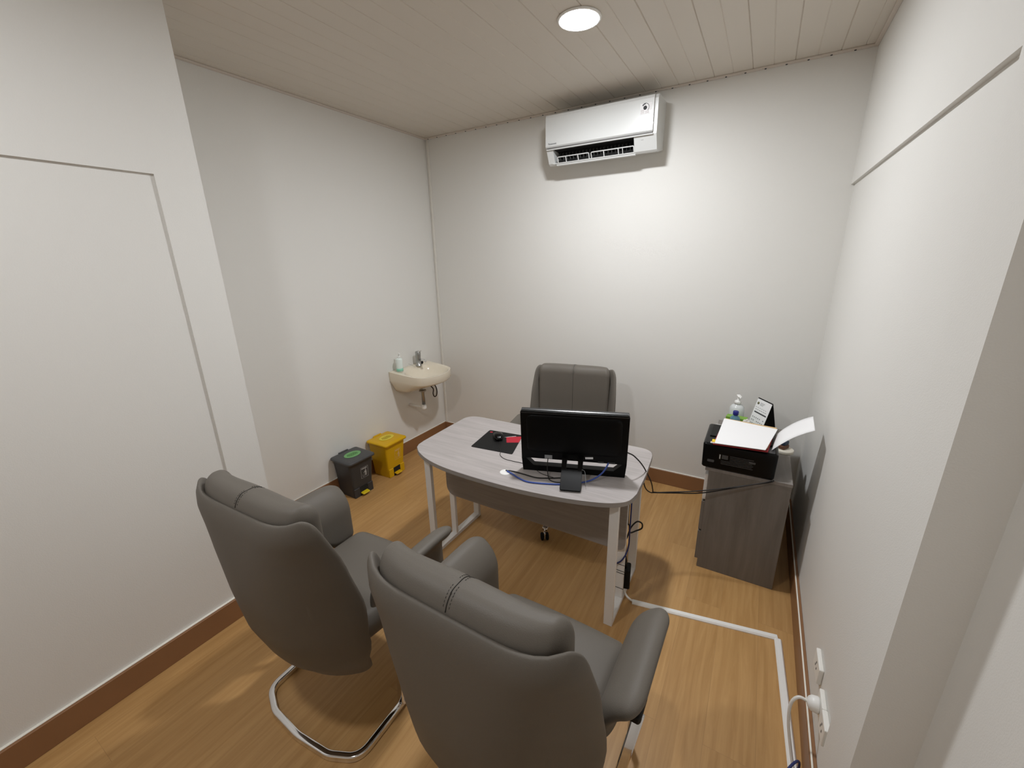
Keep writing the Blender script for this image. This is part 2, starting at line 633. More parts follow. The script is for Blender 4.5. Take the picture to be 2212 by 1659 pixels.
# ------------------------------------------------------------------ ceiling lamps
def ceiling_lamp(xy, label, glow):
    t = thing('ceiling_lamp', label, 'ceiling light', (xy[0], xy[1], H))
    MB().lathe([(0.090, 0.0), (0.102, -0.0005), (0.103, -0.004), (0.099, -0.008), (0.091, -0.009), (0.090, -0.006)], 48).build(
        'rim', M['whiteplastic'], t)
    MB().lathe([(0.0905, -0.006), (0.088, -0.0085), (0.06, -0.0095), (0.03, -0.0100), (0.0, -0.0101)], 48).build(
        'diffuser', glow, t)
    return t
ceiling_lamp(LAMPS[0], 'round lit ceiling lamp in front of the wall air conditioner', M['lampglow'])
ceiling_lamp(LAMPS[1], 'round ceiling lamp above the two guest armchairs, beyond the top of the picture', M['lampglow_b'])

# ------------------------------------------------------------------ air conditioner
def air_conditioner():
    t = thing('air_conditioner', 'white split air conditioner high on the back wall with open louvre', 'air conditioner', (0, 0, 0))
    X0, X1, OX0, OX1 = 1.347, 2.131, 1.398, 1.985
    full = [(0, 2.542), (-0.14, 2.507), (-0.165, 2.507), (-0.178, 2.516), (-0.222, 2.602), (-0.224, 2.80), (-0.214, 2.822), (-0.19, 2.829), (0, 2.829)]
    notch = [(0, 2.542), (-0.14, 2.507), (-0.160, 2.508), (-0.085, 2.562), (-0.12, 2.600), (-0.221, 2.601), (-0.224, 2.80), (-0.214, 2.822), (-0.19, 2.829), (0, 2.829)]
    b = MB()
    b.prism(full, X0, OX0, 'x')
    b.prism(notch, OX0, OX1, 'x')
    b.prism(full, OX1, X1, 'x')
    b.build('body', M['acwhite'], t)
    d = MB().prism([(-0.156, 2.5125), (-0.083, 2.563), (-0.118, 2.599), (-0.20, 2.5995), (-0.195, 2.5985), (-0.121, 2.5965), (-0.088, 2.563), (-0.156, 2.5165)], OX0 + 0.001, OX1 - 0.001, 'x')
    o = d.build('air_outlet', M['acdark'], t)
    v = MB()
    for i in range(22):
        xx = OX0 + 0.018 + i * (OX1 - OX0 - 0.036) / 21
        v.prism([(-0.125, 2.540), (-0.088, 2.563), (-0.118, 2.594), (-0.150, 2.582)], xx - 0.001, xx + 0.001, 'x')
    v.build('vane', M['acgrey'], o)
    # front panel, wrapped at the right by a plain end
    p = MB()
    p.prism([(-0.224, 2.616), (-0.233, 2.612), (-0.240, 2.620), (-0.2405, 2.80), (-0.235, 2.818), (-0.224, 2.822)], X0 + 0.001, 2.108, 'x')
    fp = p.build('front_panel', M['acwhite'], t)
    MB().box(X0 + 0.012, 2.106, -0.236, -0.222, 2.6035, 2.611).build('slit', M['acline'], t)
    MB().prism([(-0.222, 2.5985), (-0.232, 2.5965), (-0.233, 2.6035), (-0.222, 2.6055)], X0 + 0.004, 2.110, 'x').build('lower_lip', M['acwhite'], t)
    # louvre: two open frames over the sloping mouth
    a = Vector((0, -0.214, 2.588))
    c = Vector((0, -0.168, 2.505))
    nrm = Vector((0, -0.87, -0.48))
    def S(fx, s):
        q = a + (c - a) * s + nrm * 0.004
        return Vector((OX0 + fx * (OX1 - OX0), q.y, q.z))
    lv = MB()
    lv.bar([S(-0.03, 0.86), S(1.0, 0.86)], 0.006, 0.007, nrm)
    for (f0, f1) in ((0.045, 0.455), (0.485, 0.995)):
        lv.bar(fillet([S(f0, 0.86), S(f0, 0.42), S(f1, 0.42), S(f1, 0.86)], 0.008, 4), 0.0055, 0.006, nrm)
    for f in (0.155, 0.315, 0.64, 0.815, 0.865):
        lv.bar([S(f, 0.86), S(f, 0.42)], 0.006 if f != 0.865 else 0.004, 0.005, nrm)
    lv.build('louvre', M['acwhite'], t)
    # lower flap edge behind the louvre, a little proud of the underside
    MB().prism([(-0.150, 2.5075), (-0.176, 2.5105), (-0.172, 2.500), (-0.150, 2.4995)], OX0 + 0.01, OX1 + 0.005, 'x').build('lower_flap', M['acwhite'], t)
    # maker's lettering, display and energy sticker
    lettering('maker_lettering', 'Panasonic', 0.0165, frame((1.402, -0.2408, 2.634), (1, 0, 0), (0, 0, 1)), M['ink'], fp)
    ds = MB()
    ds.box(2.035, 2.048, -0.203, -0.2015, 2.567, 2.569)
    ds.box(2.035, 2.048, -0.2075, -0.206, 2.575, 2.577)
    st = MB().box(2.022, 2.096, -0.2415, -0.2402, 2.714, 2.776).build('energy_sticker', M['paper'], fp)
    g = MB()
    arc = [Vector((2.056 + 0.021 * math.cos(math.radians(q)), -0.2418, 2.752 + 0.021 * math.sin(math.radians(q)))) for q in range(150, 88, -6)]
    g.bar(arc, 0.0075, 0.0006, (0, -1, 0))
    arc = [Vector((2.056 + 0.0225 * math.cos(math.radians(q)), -0.2418, 2.752 + 0.0225 * math.sin(math.radians(q)))) for q in range(92, -56, -8)]
    g.bar(arc, 0.003, 0.0006, (0, -1, 0))
    g.lathe([(0, 0.0004), (0.0115, 0.0004), (0.0115, -0.0004)], 20, frame((2.054, -0.2418, 2.750), (1, 0, 0), (0, 0, 1)))
    g.build('gauge_print', M['ink'], st)
    g = MB()
    for i in range(5):
        g.box(2.026, 2.050 - 0.002 * (i % 2), -0.2421, -0.2414, 2.718 + i * 0.005, 2.7205 + i * 0.005)
        if i < 3:
            g.box(2.056, 2.090 - 0.004 * (i % 2), -0.2421, -0.2414, 2.718 + i * 0.005, 2.7205 + i * 0.005)
    g.build('small_print', M['paleink'], st)
    # crinkled clear protective film still on the right edge of the panel
    fm = MB()
    vs2, fs2 = [], []
    rnd = random.Random(4)
    for i in range(7):
        for j in range(15):
            vs2.append((2.07 + i * 0.0073, -0.2425 - rnd.random() * 0.0035 * (i > 0), 2.614 + j * 0.0142))
    for i in range(6):
        for j in range(14):
            fs2.append([i * 15 + j, (i + 1) * 15 + j, (i + 1) * 15 + j + 1, i * 15 + j + 1])
    fm.add(vs2, fs2, True)
    fm.build('protective_film', M['film'], fp)
    md = Vector((0, -0.203, 2.5655))
    q = MB()
    for dz in (0.0, 0.009):
        q.box(2.032, 2.048, -0.0004, 0.0004, dz - 0.001, dz + 0.001, mtx=Matrix.Translation((0, -0.2095 - dz * .51, 2.5765 + dz * .86)))
    q.build('display_mark', M['greyink'], t)
    return t
air_conditioner()

# ------------------------------------------------------------------ armchairs
def table(P):
    def f(z):
        if z <= P[0][0]:
            return P[0][1]
        for i in range(len(P) - 1):
            if z <= P[i + 1][0]:
                a, b = P[i], P[i + 1]
                t = (z - a[0]) / (b[0] - a[0])
                t = t * t * (3 - 2 * t) * 0.35 + t * 0.65
                return a[1] + (b[1] - a[1]) * t
        return P[-1][1]
    return f
# outer back: half width, centre line in side view, depth of the wings, squareness
hw = table([(0.25, 0.205), (0.34, 0.268), (0.48, 0.312), (0.68, 0.332), (0.9, 0.326), (1.06, 0.312), (1.13, 0.306)])
yc = table([(0.25, -0.185), (0.33, -0.262), (0.43, -0.325), (0.56, -0.362), (0.72, -0.380), (0.92, -0.382), (1.13, -0.374)])
wing = table([(0.25, 0.070), (0.36, 0.125), (0.52, 0.175), (0.70, 0.190), (0.90, 0.145), (1.04, 0.082), (1.13, 0.060)])
wpow = table([(0.25, 2.6), (0.70, 2.9), (0.95, 4.0), (1.10, 6.5)])
# cushion: its own half width and middle line
chw = table([(0.44, 0.262), (0.8, 0.274), (1.13, 0.272)])
cyc = table([(0.44, -0.255), (0.60, -0.292), (0.80, -0.318), (1.13, -0.322)])

def armchair_upholstery(t, lift=0.0):
    ZB, ZT = 0.258, 1.088
    zc, hz = (ZB + ZT) / 2, (ZT - ZB) / 2
    def shell(p):
        zz = zc + p.z
        u = p.x
        dip = 0.034 * (abs(u) ** 6) * max(0, (zz - 0.9) / 0.18)
        a = abs(u)
        slope = wing(zz) * wpow(zz) * a ** (wpow(zz) - 1) / hw(zz)
        k = 1 / math.hypot(1, slope)
        nx, ny = -math.copysign(slope * k, u), k
        return Vector((u * hw(zz) + nx * p.y * 0.8, yc(zz) + wing(zz) * a ** wpow(zz) + ny * p.y, zz + dip + lift))
    s = MB().puff((1.0, 0.021, hz), (0.10, 0.021, 0.075), (20, 1, 16), 5, shell)
    s.build('back_shell', M['leather'], t)
    # backrest cushion: sits inside the wings and swells over the top edge
    ZB2, ZT2 = 0.44, 1.130
    zc2, hz2 = (ZB2 + ZT2) / 2, (ZT2 - ZB2) / 2
    TH, RY, RZ = 0.046, 0.044, 0.060
    def cush(p):
        z = zc2 + p.z
        u = p.x
        bulge = 0.016 * (1 - min(1, abs(u)) ** 2) * (p.y > 0)
        crease = -0.004 * math.exp(-(u / 0.03) ** 2) * (1 if p.y > -0.02 else 0)
        return Vector((u * chw(z), cyc(z) + 0.040 * abs(u) ** 5 + p.y * (1 + 0.10 * (1 - u * u)) + bulge + crease, z + lift))
    c = MB().puff((1.0, TH, hz2), (0.13, RY, RZ), (22, 2, 12), 5, cush)
    cu = c.build('back_cushion', M['leather'], t)
    # stitched seam down the middle of the cushion, over the top and down the front
    def prof(th):
        return Vector((0, (TH - RY) * (1 if th > 0 else -1) + RY * math.sin(th), hz2 - RZ + RZ * math.cos(th)))
    line = []
    for q in range(-70, 95, 8):
        p = cush(prof(math.radians(q)))
        line.append(p + Vector((0, 0.0006 * math.sin(math.radians(q)), 0.0006)))
    sm = MB()
    sm.tube(line, 0.0012, 5)
    sm.tube([cush(Vector((0, TH, hz2 - RZ - d))) + Vector((0, 0.0006, 0)) for d in (0.0, 0.08, 0.16, 0.26, 0.36, 0.46)], 0.0012, 5)
    sm.build('centre_seam', M['gap'], cu)
    for off in (-0.008, 0.008):
        st = MB()
        for q in range(-60, 92, 9):
            pts = []
            for dq in (0, 3, 5):
                p = prof(math.radians(q + dq))
                p.x = off / 0.26
                pts.append(cush(p) + Vector((0, 0, 0.0006)))
            st.tube(pts, 0.0007, 5)
        st.build('stitching', M['thread'], cu)
    # seat
    def seat(p):
        y = p.y + 0.062
        z = 0.452 + p.z
        f = max(0, (y - 0.20) / 0.11)
        z -= 0.022 * f * f
        z += 0.012 * (1 - (p.x / 0.27) ** 2) * (p.z > 0)
        nar = 1.0 - 0.16 * max(0, min(1, (0.06 - y) / 0.24))
        return Vector((p.x * nar, y, z + lift))
    MB().puff((0.268, 0.250, 0.058), (0.05, 0.07, 0.05), (10, 10, 2), 5, seat).build('seat', M['leather'], t)
    MB().box(-0.19, 0.19, -0.12, 0.22, 0.369 + lift, 0.396 + lift, 0.008).build('seat_base', M['gap'], t)
    # arms: padded leather panels that rise from the seat and roll outwards
    for sx in (-1, 1):
        def arm(p, sx=sx):
            # centre line: straight up from the seat, then a quarter turn outwards
            x0, z0, zs, r = 0.300, 0.455, 0.178, 0.122
            d = (p.z + 0.172)
            k = max(0.0, min(1.0, (0.17 - (0.062 + p.y)) / 0.20))
            k = k * k * (3 - 2 * k)
            if d < zs:
                d = zs - (zs - d) * (1 - 0.94 * k)
                c, nn = Vector((x0 - 0.02 * (1 - d / zs) * 0, z0 + d)), Vector((-1, 0))
            else:
                a = (d - zs) / r
                c = Vector((x0 + r - r * math.cos(a), z0 + zs + r * math.sin(a)))
                nn = Vector((-math.cos(a), math.sin(a)))
            q = c + nn * p.x
            y = 0.062 + p.y
            drop = 0.014 * max(0, (p.y - 0.05) / 0.15) ** 2
            return Vector((sx * q.x, y, q.y - drop + lift))
        MB().puff((0.027, 0.205, 0.172), (0.026, 0.075, 0.045), (1, 10, 16), 5, arm).build('armrest', M['leather'], t)

def guest_chair(label, loc, rz):
    t = thing('guest_armchair', label, 'armchair', loc, rz, 'grey leather guest armchairs in front of the desk')
    armchair_upholstery(t)
    # chrome sled base: bowed bar at the back, rails on the floor
    pts = [(-0.285, 0.30, 0.015), (-0.285, -0.285, 0.015), (-0.17, -0.335, 0.014), (0.0, -0.348, 0.014), (0.17, -0.335, 0.014), (0.285, -0.285, 0.014), (0.285, 0.30, 0.014)]
    path = fillet(pts, [0, 0.075, 0.12, 0.3, 0.12, 0.075, 0], 8)
    MB().bar(path, 0.026, 0.030, (0, 0, 1), 0.007).build('sled_base', M['chrome'], t)
    for sx in (-1, 1):
        lp = fillet([(sx * 0.285, 0.05, 0.012), (sx * 0.290, -0.062, 0.02), (sx * 0.335, -0.072, 0.36), (sx * 0.383, -0.085, 0.702)], [0, 0.05, 0.3, 0], 8)
        lg = MB().bar(lp, 0.014, 0.028, (sx, 0, 0.02), 0.004)
        leg = lg.build('leg', M['chrome'], t)
        MB().puff((0.018, 0.045, 0.014), (0.008, 0.015, 0.006), (2, 3, 1), 3).build('arm_bracket', M['rubber'], t, (sx * 0.374, -0.065, 0.706))
    for sy in (0.0, 0.2):
        MB().bar([(-0.24, sy, 0.362), (0.24, sy, 0.362)], 0.03, 0.012).build('seat_rail', M['rubber'], t)
    for sx in (-1, 1):
        MB().bar([(sx * 0.285, 0.30, 0.014), (sx * 0.285, 0.305, 0.20), (sx * 0.235, 0.18, 0.360)], 0.014, 0.028, (0, 1, 0.3), 0.004).build('front_leg', M['chrome'], t)
    return t

g1 = guest_chair('grey leather armchair on chrome sled base, left one beside the partition wall', (1.452, -2.392, 0), math.radians(1.5))
g2 = dup(g1, (2.334, -2.382, 0), math.radians(-1.0), 'grey leather armchair nearest the camera, in front of the computer screen')

def office_chair():
    t = thing('office_chair', 'grey leather swivel chair behind the desk by the back wall', 'office chair', (1.738, -0.715, 0), math.pi + math.radians(10))
    armchair_upholstery(t, -0.078)
    CY = 0.095           # the column stands under the front half of the seat
    MB().lathe([(0.045, 0.09), (0.05, 0.10), (0.05, 0.20), (0.03, 0.205), (0.03, 0.26)], 20, Matrix.Translation((0, CY, 0))).build('gas_column', M['chrome'], t)
    MB().box(-0.11, 0.11, -0.06, 0.20, 0.255, 0.290, 0.01).build('tilt_mechanism', M['rubber'], t)
    for sx in (-1, 1):
        MB().bar(fillet([(sx * 0.16, 0.0, 0.268), (sx * 0.345, 0.0, 0.275), (sx * 0.383, -0.03, 0.618)], 0.05, 6), 0.03, 0.012, (0, 1, 0)).build('arm_support', M['chrome'], t)
    for k in range(5):
        a = math.radians(90 + 72 * k - 4)
        c, s = math.cos(a), math.sin(a)
        ft = MB()
        ft.bar([(0.03 * c, CY + 0.03 * s, 0.115), (0.20 * c, CY + 0.20 * s, 0.098), (0.335 * c, CY + 0.335 * s, 0.082)], 0.036, 0.022, (0, 0, 1), 0.005)
        leg = ft.build('leg', M['chrome'], t)
        cs = MB()
        base = Matrix.Translation((0.335 * c, CY + 0.335 * s, 0)) @ Matrix.Rotation(a + 0.5, 4, 'Z')
        for sy in (-0.017, 0.017):
            cs.lathe([(0, -0.010), (0.020, -0.010), (0.027, -0.006), (0.027, 0.006), (0.020, 0.010), (0, 0.010)], 20,
                     base @ Matrix.Translation((0, sy, 0.028)) @ Matrix.Rotation(math.pi / 2, 4, 'X'))
        co = cs.build('caster', M['rubber'], leg)
        fk = MB()
        fk.box(-0.014, 0.016, -0.007, 0.007, 0.016, 0.060, 0.004, 2, base)
        fk.lathe([(0.006, 0.058), (0.006, 0.085)], 10, base)
        fk.build('caster_fork', M['chrome'], leg)
    return t
office_chair()

# ------------------------------------------------------------------ desk
def desk():
    t = thing('office_desk', 'grey oak office desk with rounded top on white metal legs', 'desk', (0, 0, 0))
    ctrl = [(1.108, -1.07), (1.115, -1.60), (1.30, -1.703), (1.50, -1.738), (1.76, -1.742), (2.05, -1.722), (2.30, -1.672), (2.458, -1.60), (2.44, -0.985), (1.10, -0.995)]
    P = [(1.106, -1.15), (1.135, -1.59)]
    outline = spline([(1.145, -1.610, 0), (1.205, -1.658, 0), (1.32, -1.708, 0), (1.48, -1.738, 0), (1.70, -1.746, 0), (1.92, -1.737, 0), (2.14, -1.706, 0), (2.31, -1.662, 0), (2.395, -1.622, 0), (2.440, -1.575, 0), (2.457, -1.50, 0)], 5)
    outline += [Vector((2.452, -1.30, 0)), Vector((2.436, -1.09, 0))]
    outline += spline([(2.432, -1.06, 0), (2.415, -1.013, 0), (2.375, -0.987, 0), (2.32, -0.982, 0)], 5)
    outline += [Vector((1.80, -1.000, 0)), Vector((1.25, -1.012, 0))]
    outline += spline([(1.215, -1.014, 0), (1.165, -1.022, 0), (1.128, -1.052, 0), (1.114, -1.10, 0)], 5)
    outline += [Vector((1.116, -1.30, 0)), Vector((1.120, -1.52, 0)), Vector((1.127, -1.575, 0))]
    poly = [(p.x, p.y) for p in outline]
    MB().prism(poly, 0.7255, 0.75, 'z', 0.0015, 2).build('tabletop', M['top'], t)
    eb = MB()
    # thin edge band round the board
    def off(d):
        n_ = len(poly)
        out = []
        for i in range(n_):
            a = Vector(poly[i - 1])
            c = Vector(poly[(i + 1) % n_])
            tt = (c - a).normalized()
            nn = Vector((tt.y, -tt.x))
            out.append(Vector(poly[i]) + nn * d)
        return out
    o1 = off(0.0009)
    vs_, fs_ = [], []
    N = len(o1)
    for p in o1:
        vs_ += [(p.x, p.y, 0.7262), (p.x, p.y, 0.7490)]
    for i in range(N):
        j = (i + 1) % N
        fs_.append([2 * i, 2 * j, 2 * j + 1, 2 * i + 1])
    eb.add(vs_, fs_)
    eb.build('edge_band', M['topedge'], t)
    # white leg frames
    for (xf, xr, yf, yr, ym) in ((1.215, 1.225, -1.605, -1.130, -1.395), (2.385, 2.375, -1.590, -1.135, -1.405)):
        x_ = (xf + xr) / 2
        f = MB()
        f.bar(fillet([(x_, yf, 0.7255), (x_, yf, 0.012), (x_, yr, 0.012), (x_, yr, 0.7255)], 0.003, 2), 0.045, 0.024, (0, 0, 1) if False else None or (1, 0, 0)) if False else None
        f.box(x_ - 0.0225, x_ + 0.0225, yf - 0.0125, yf + 0.0125, 0.0, 0.7255, 0.0015, 1)
        f.box(x_ - 0.0225, x_ + 0.0225, yr - 0.0125, yr + 0.0125, 0.0, 0.7255, 0.0015, 1)
        f.box(x_ - 0.0225, x_ + 0.0225, yf + 0.0125, yr - 0.0125, 0.0, 0.025, 0.0015, 1)
        f.box(x_ - 0.0225, x_ + 0.0225, yf + 0.0125, yr - 0.0125, 0.70, 0.7255, 0.0015, 1)
        f.build('leg_frame', M['whitemetal'], t)
        MB().box(x_ - 0.020, x_ + 0.020, ym - 0.011, ym + 0.011, 0.025, 0.70, 0.0015, 1).build('middle_leg', M['whitemetal'], t)
    # modesty panel with rounded lower corners, in front of the middle legs
    pp = fillet([(0.7255, 1.205, 0), (0.345, 1.205, 0), (0.345, 2.402, 0), (0.7255, 2.402, 0)], [0, 0.075, 0.05, 0], 6)
    MB().prism([(p.x, p.y) for p in pp], -1.434, -1.418, 'y', 0.001, 1).build('modesty_panel', M['panel'], t)
    MB().lathe([(0, 0.003), (0.027, 0.003), (0.0305, 0.0015), (0.0305, 0.0)], 32, Matrix.Translation((1.789, -1.622, 0.75))).build('grommet', M['whiteplastic'], t)
    for z in (0.245, 0.205, 0.190, 0.09):
        zt = MB()
        zt.tube([(2.355, -1.4175, z), (2.3550, -1.392, z), (2.405, -1.392, z), (2.405, -1.4175, z)], 0.0014, 5, True)
        zt.build('cable_tie', M['cable'], t)
    return t
desk()

# ------------------------------------------------------------------ all-in-one computer
def computer():
    t = thing('desktop_computer', 'black all-in-one computer seen from behind, standing on the desk', 'computer', (2.105, -1.447, 0.752), math.radians(18.5))
    tilt = Matrix.Rotation(math.radians(6), 4, 'X')      # top leans towards the camera
    hwid, ht = 0.272, 0.357
    h = MB()
    h.prism(fillet([(0.078, -hwid + 0.001, 0), (ht, -hwid, 0), (ht, hwid, 0), (0.078, hwid - 0.001, 0)], [0, 0.012, 0.012, 0], 4) and
            [(p.x, p.y) for p in fillet([(0.078, -hwid, 0), (ht, -hwid, 0), (ht, hwid, 0), (0.078, hwid, 0)], [0, 0.012, 0.012, 0], 4)],
            -0.018, 0.018, 'y', 0.002, 2, tilt)
    h.prism([(0.0, -hwid + 0.006), (0.078, -hwid), (0.078, -0.250), (0.035, -0.208), (0.0, -0.208)], -0.018, 0.018, 'y', 0, 1, tilt)
    h.prism([(0.0, 0.208), (0.035, 0.208), (0.078, 0.250), (0.078, hwid), (0.0, hwid - 0.006)], -0.018, 0.018, 'y', 0, 1, tilt)
    h.prism([(0.0, -0.209), (0.035, -0.209), (0.035, 0.209), (0.0, 0.209)], -0.018, 0.018, 'y', 0, 1, tilt)
    hs = h.build('housing', M['black'], t)
    bz = MB()
    bz.prism([(-0.0195, ht - 0.012), (-0.0195, ht - 0.007), (0.003, ht + 0.002), (0.018, ht + 0.002), (0.018, ht - 0.004), (0.0, ht - 0.010)], -hwid + 0.004, hwid - 0.004, 'x', 0, 1, tilt)
    bz.build('rim', M['rim'], hs)
    MB().box(-0.258, 0.258, 0.0182, 0.0195, 0.085, 0.345, mtx=tilt).build('screen', M['gloss'], t)
    MB().puff((0.240, 0.007, 0.108), (0.03, 0.006, 0.03), (6, 1, 6), 3, None, tilt @ Matrix.Translation((0, -0.0175, 0.228))).build('back_cover', M['black'], hs)
    s1 = MB().box(-0.148, -0.108, -0.0200, -0.0186, 0.082, 0.104, mtx=tilt).build('label_sticker', M['greyink'], hs)
    MB().box(0.072, 0.112, -0.0205, -0.0186, 0.0905, 0.1015, mtx=tilt @ Matrix.Rotation(-0.09, 4, 'Y')).build('label_sticker', M['paper'], hs)
    for (a, b) in ((0.128, 0.158), (0.182, 0.214)):
        MB().box(a, b, -0.0215, -0.018, 0.080, 0.088, mtx=tilt).build('port', M['charcoal'], hs)
    # rear easel foot: two prongs from the housing joined into a plate that rests on the desk
    ca, sb = Vector((0, -0.030, 0.108)), Vector((0, -0.205, 0.006))
    d = (sb - ca)
    nrm = Vector((0, -d.z, d.y)).normalized()
    if nrm.z < 0:
        nrm = -nrm
    f = MB()
    mt = frame(ca, (1, 0, 0), d)
    L_ = d.length
    f.prism(rrect(-0.052, 0.052, L_ * 0.42, L_, 0.010), -0.005, 0.005, 'z', 0.001, 1, mt)
    for sx in (-1, 1):
        f.prism([(sx * 0.052, L_ * 0.45), (sx * 0.030, L_ * 0.45), (sx * 0.026, 0.0), (sx * 0.055, 0.0)][::sx], -0.005, 0.005, 'z', 0, 1, mt)
    f.prism([(-0.055, -0.004), (0.055, -0.004), (0.055, L_ * 0.12), (-0.055, L_ * 0.12)], -0.005, 0.005, 'z', 0, 1, mt)
    ft = f.build('easel_stand', M['black'], t)
    tg = MB().tube(spline([(0.050, -0.105, 0.072), (0.064, -0.108, 0.066), (0.070, -0.130, 0.046), (0.074, -0.16, 0.012)], 5), 0.0012, 5)
    tg.build('tag_string', M['greyink'], ft)
    return t
computer()

# mouse pad, mouse, cables on the desk
pad = MB().prism([(p.x, p.y) for p in fillet([(1.437, -1.452, 0), (1.716, -1.424, 0), (1.64, -1.160, 0), (1.402, -1.186, 0)], 0.012, 4, True)], 0.750, 0.7525, 'z', 0.0006, 1)
po = tag(pad.build('mouse_pad', M['rubber']), 'black mouse pad with a red patch, flat on the desk under the mouse', 'mouse pad')
MB().prism([(1.560, -1.235), (1.646, -1.180), (1.672, -1.268), (1.605, -1.305)], 0.7522, 0.7532, 'z').build('red_patch', M['red'], po)
MB().prism(ellipse(0.010, 0.008, 16, 1.432, -1.212), 0.7522, 0.7532, 'z').build('logo_dot', M['red'], po)
MB().prism([(1.552, -1.243), (1.566, -1.236), (1.612, -1.196), (1.606, -1.193)], 0.7526, 0.7535, 'z').build('white_stripe', M['paleink'], po)

def mouse():
    t = thing('computer_mouse', 'small black mouse lying on the mouse pad', 'mouse', (1.523, -1.272, 0.7525), math.radians(38))
    def f(p):
        x, y, z = p
        s = 1 - 0.16 * (y / 0.052) ** 2 * (1 if y < 0 else .6)
        zz = (z + 0.017)
        return Vector((x * s, y, 0.0005 + zz * (1 - 0.35 * (y / 0.052) ** 2) * (1.05 if y < 0 else 1.0)))
    b = MB().puff((0.031, 0.053, 0.017), (0.022, 0.032, 0.016), (4, 6, 2), 5, f)
    bo = b.build('body', M['gloss'], t)
    MB().lathe([(0, -0.003), (0.006, -0.003), (0.006, 0.003), (0, 0.003)], 14, Matrix.Translation((0, 0.030, 0.0265)) @ Matrix.Rotation(math.pi / 2, 4, 'Y')).build('scroll_wheel', M['rubber'], t)
    return t
mouse()

def cable(name, pts, r, m, label, cat='cable', n=8, group=None):
    return tag(MB().tube(spline(pts, n), r, 8).build(name, M[m]), label, cat, group)

cable('mouse_cable', [(1.560, -1.310, 0.757), (1.600, -1.38, 0.7555), (1.640, -1.432, 0.7555), (1.660, -1.468, 0.7535), (1.705, -1.494, 0.752), (1.766, -1.496, 0.752), (1.83, -1.492, 0.752), (1.90, -1.51, 0.752), (1.965, -1.545, 0.752), (2.04, -1.553, 0.752)], 0.0016, 'cable', 'thin black mouse cable looping from the mouse pad to the computer')
cable('network_cable', [(1.797, -1.617, 0.757), (1.835, -1.628, 0.7565), (1.880, -1.645, 0.7545), (1.94, -1.658, 0.7545), (2.005, -1.642, 0.7545), (2.09, -1.607, 0.7545), (2.155, -1.565, 0.7545), (2.225, -1.50, 0.760), (2.268, -1.447, 0.79), (2.286, -1.412, 0.834)], 0.0042, 'blue', 'bright blue network cable lying on the desk behind the computer', n=8)
cable('power_cable', [(1.785, -1.612, 0.757), (1.83, -1.600, 0.755), (1.886, -1.598, 0.7535), (1.965, -1.598, 0.7535), (2.03, -1.568, 0.7535), (2.09, -1.535, 0.7535), (2.16, -1.52, 0.7535)], 0.0032, 'cable', 'black cable running from the white desk grommet to the computer stand')
cable('usb_cable', [(1.990, -1.512, 0.838), (1.993, -1.53, 0.80), (2.005, -1.548, 0.765), (2.03, -1.582, 0.7535), (2.065, -1.592, 0.7535), (2.10, -1.58, 0.7535)], 0.0026, 'cable', 'thin black cable dropping from the left of the computer back onto the desk')
cable('monitor_cable', [(2.352, -1.383, 0.898), (2.375, -1.370, 0.889), (2.398, -1.340, 0.862), (2.432, -1.285, 0.79), (2.462, -1.20, 0.665), (2.462, -1.125, 0.575), (2.468, -1.09, 0.540), (2.55, -1.03, 0.533), (2.66, -0.99, 0.548), (2.80, -0.96, 0.590), (2.92, -0.945, 0.637), (3.02, -0.930, 0.676), (3.036, -0.925, 0.690)], 0.0034, 'cable', 'black cable from the right edge of the computer hanging across to the printer')
cable('printer_cable', [(2.405, -1.18, 0.70), (2.425, -1.16, 0.60), (2.445, -1.115, 0.548), (2.470, -1.088, 0.537), (2.56, -1.025, 0.527), (2.69, -0.98, 0.540), (2.80, -0.958, 0.580), (2.90, -0.95, 0.628), (2.99, -0.938, 0.668), (3.028, -0.930, 0.688)], 0.0034, 'cable', 'black cable from under the desk edge hanging across to the printer')

# cables gathered on the right leg
lp = [(2.394, -1.370, 0.70), (2.394, -1.368, 0.50), (2.398, -1.350, 0.455), (2.40, -1.33, 0.40), (2.425, -1.30, 0.40), (2.452, -1.29, 0.42), (2.450, -1.29, 0.450), (2.425, -1.30, 0.458), (2.402, -1.33, 0.43), (2.392, -1.37, 0.385), (2.388, -1.375, 0.47), (2.38, -1.36, 0.45), (2.384, -1.372, 0.39), (2.386, -1.374, 0.30)]
cable('coiled_cable', lp, 0.0042, 'cable', 'black cable tied in a loop beside the right desk leg')
cable('leg_cable', [(2.410, -1.388, 0.62), (2.411, -1.388, 0.44), (2.411, -1.389, 0.36), (2.404, -1.412, 0.315), (2.385, -1.4235, 0.275), (2.360, -1.4235, 0.245), (2.352, -1.4235, 0.20)], 0.0040, 'navy', 'blue cable running down the right desk leg under the tabletop')

def adaptor():
    t = thing('power_adaptor', 'black power adaptor block strapped to the right desk leg near the floor', 'power adaptor', (2.398, -1.345, 0.125), math.radians(12))
    MB().puff((0.024, 0.036, 0.065), (0.007, 0.009, 0.009), (2, 2, 4), 3).build('body', M['rubber'], t)
    MB().lathe([(0.012, 0), (0.009, 0.05), (0.004, 0.075)], 12, Matrix.Translation((-0.008, -0.012, 0.062))).build('strain_relief', M['rubber'], t)
    return t
adaptor()

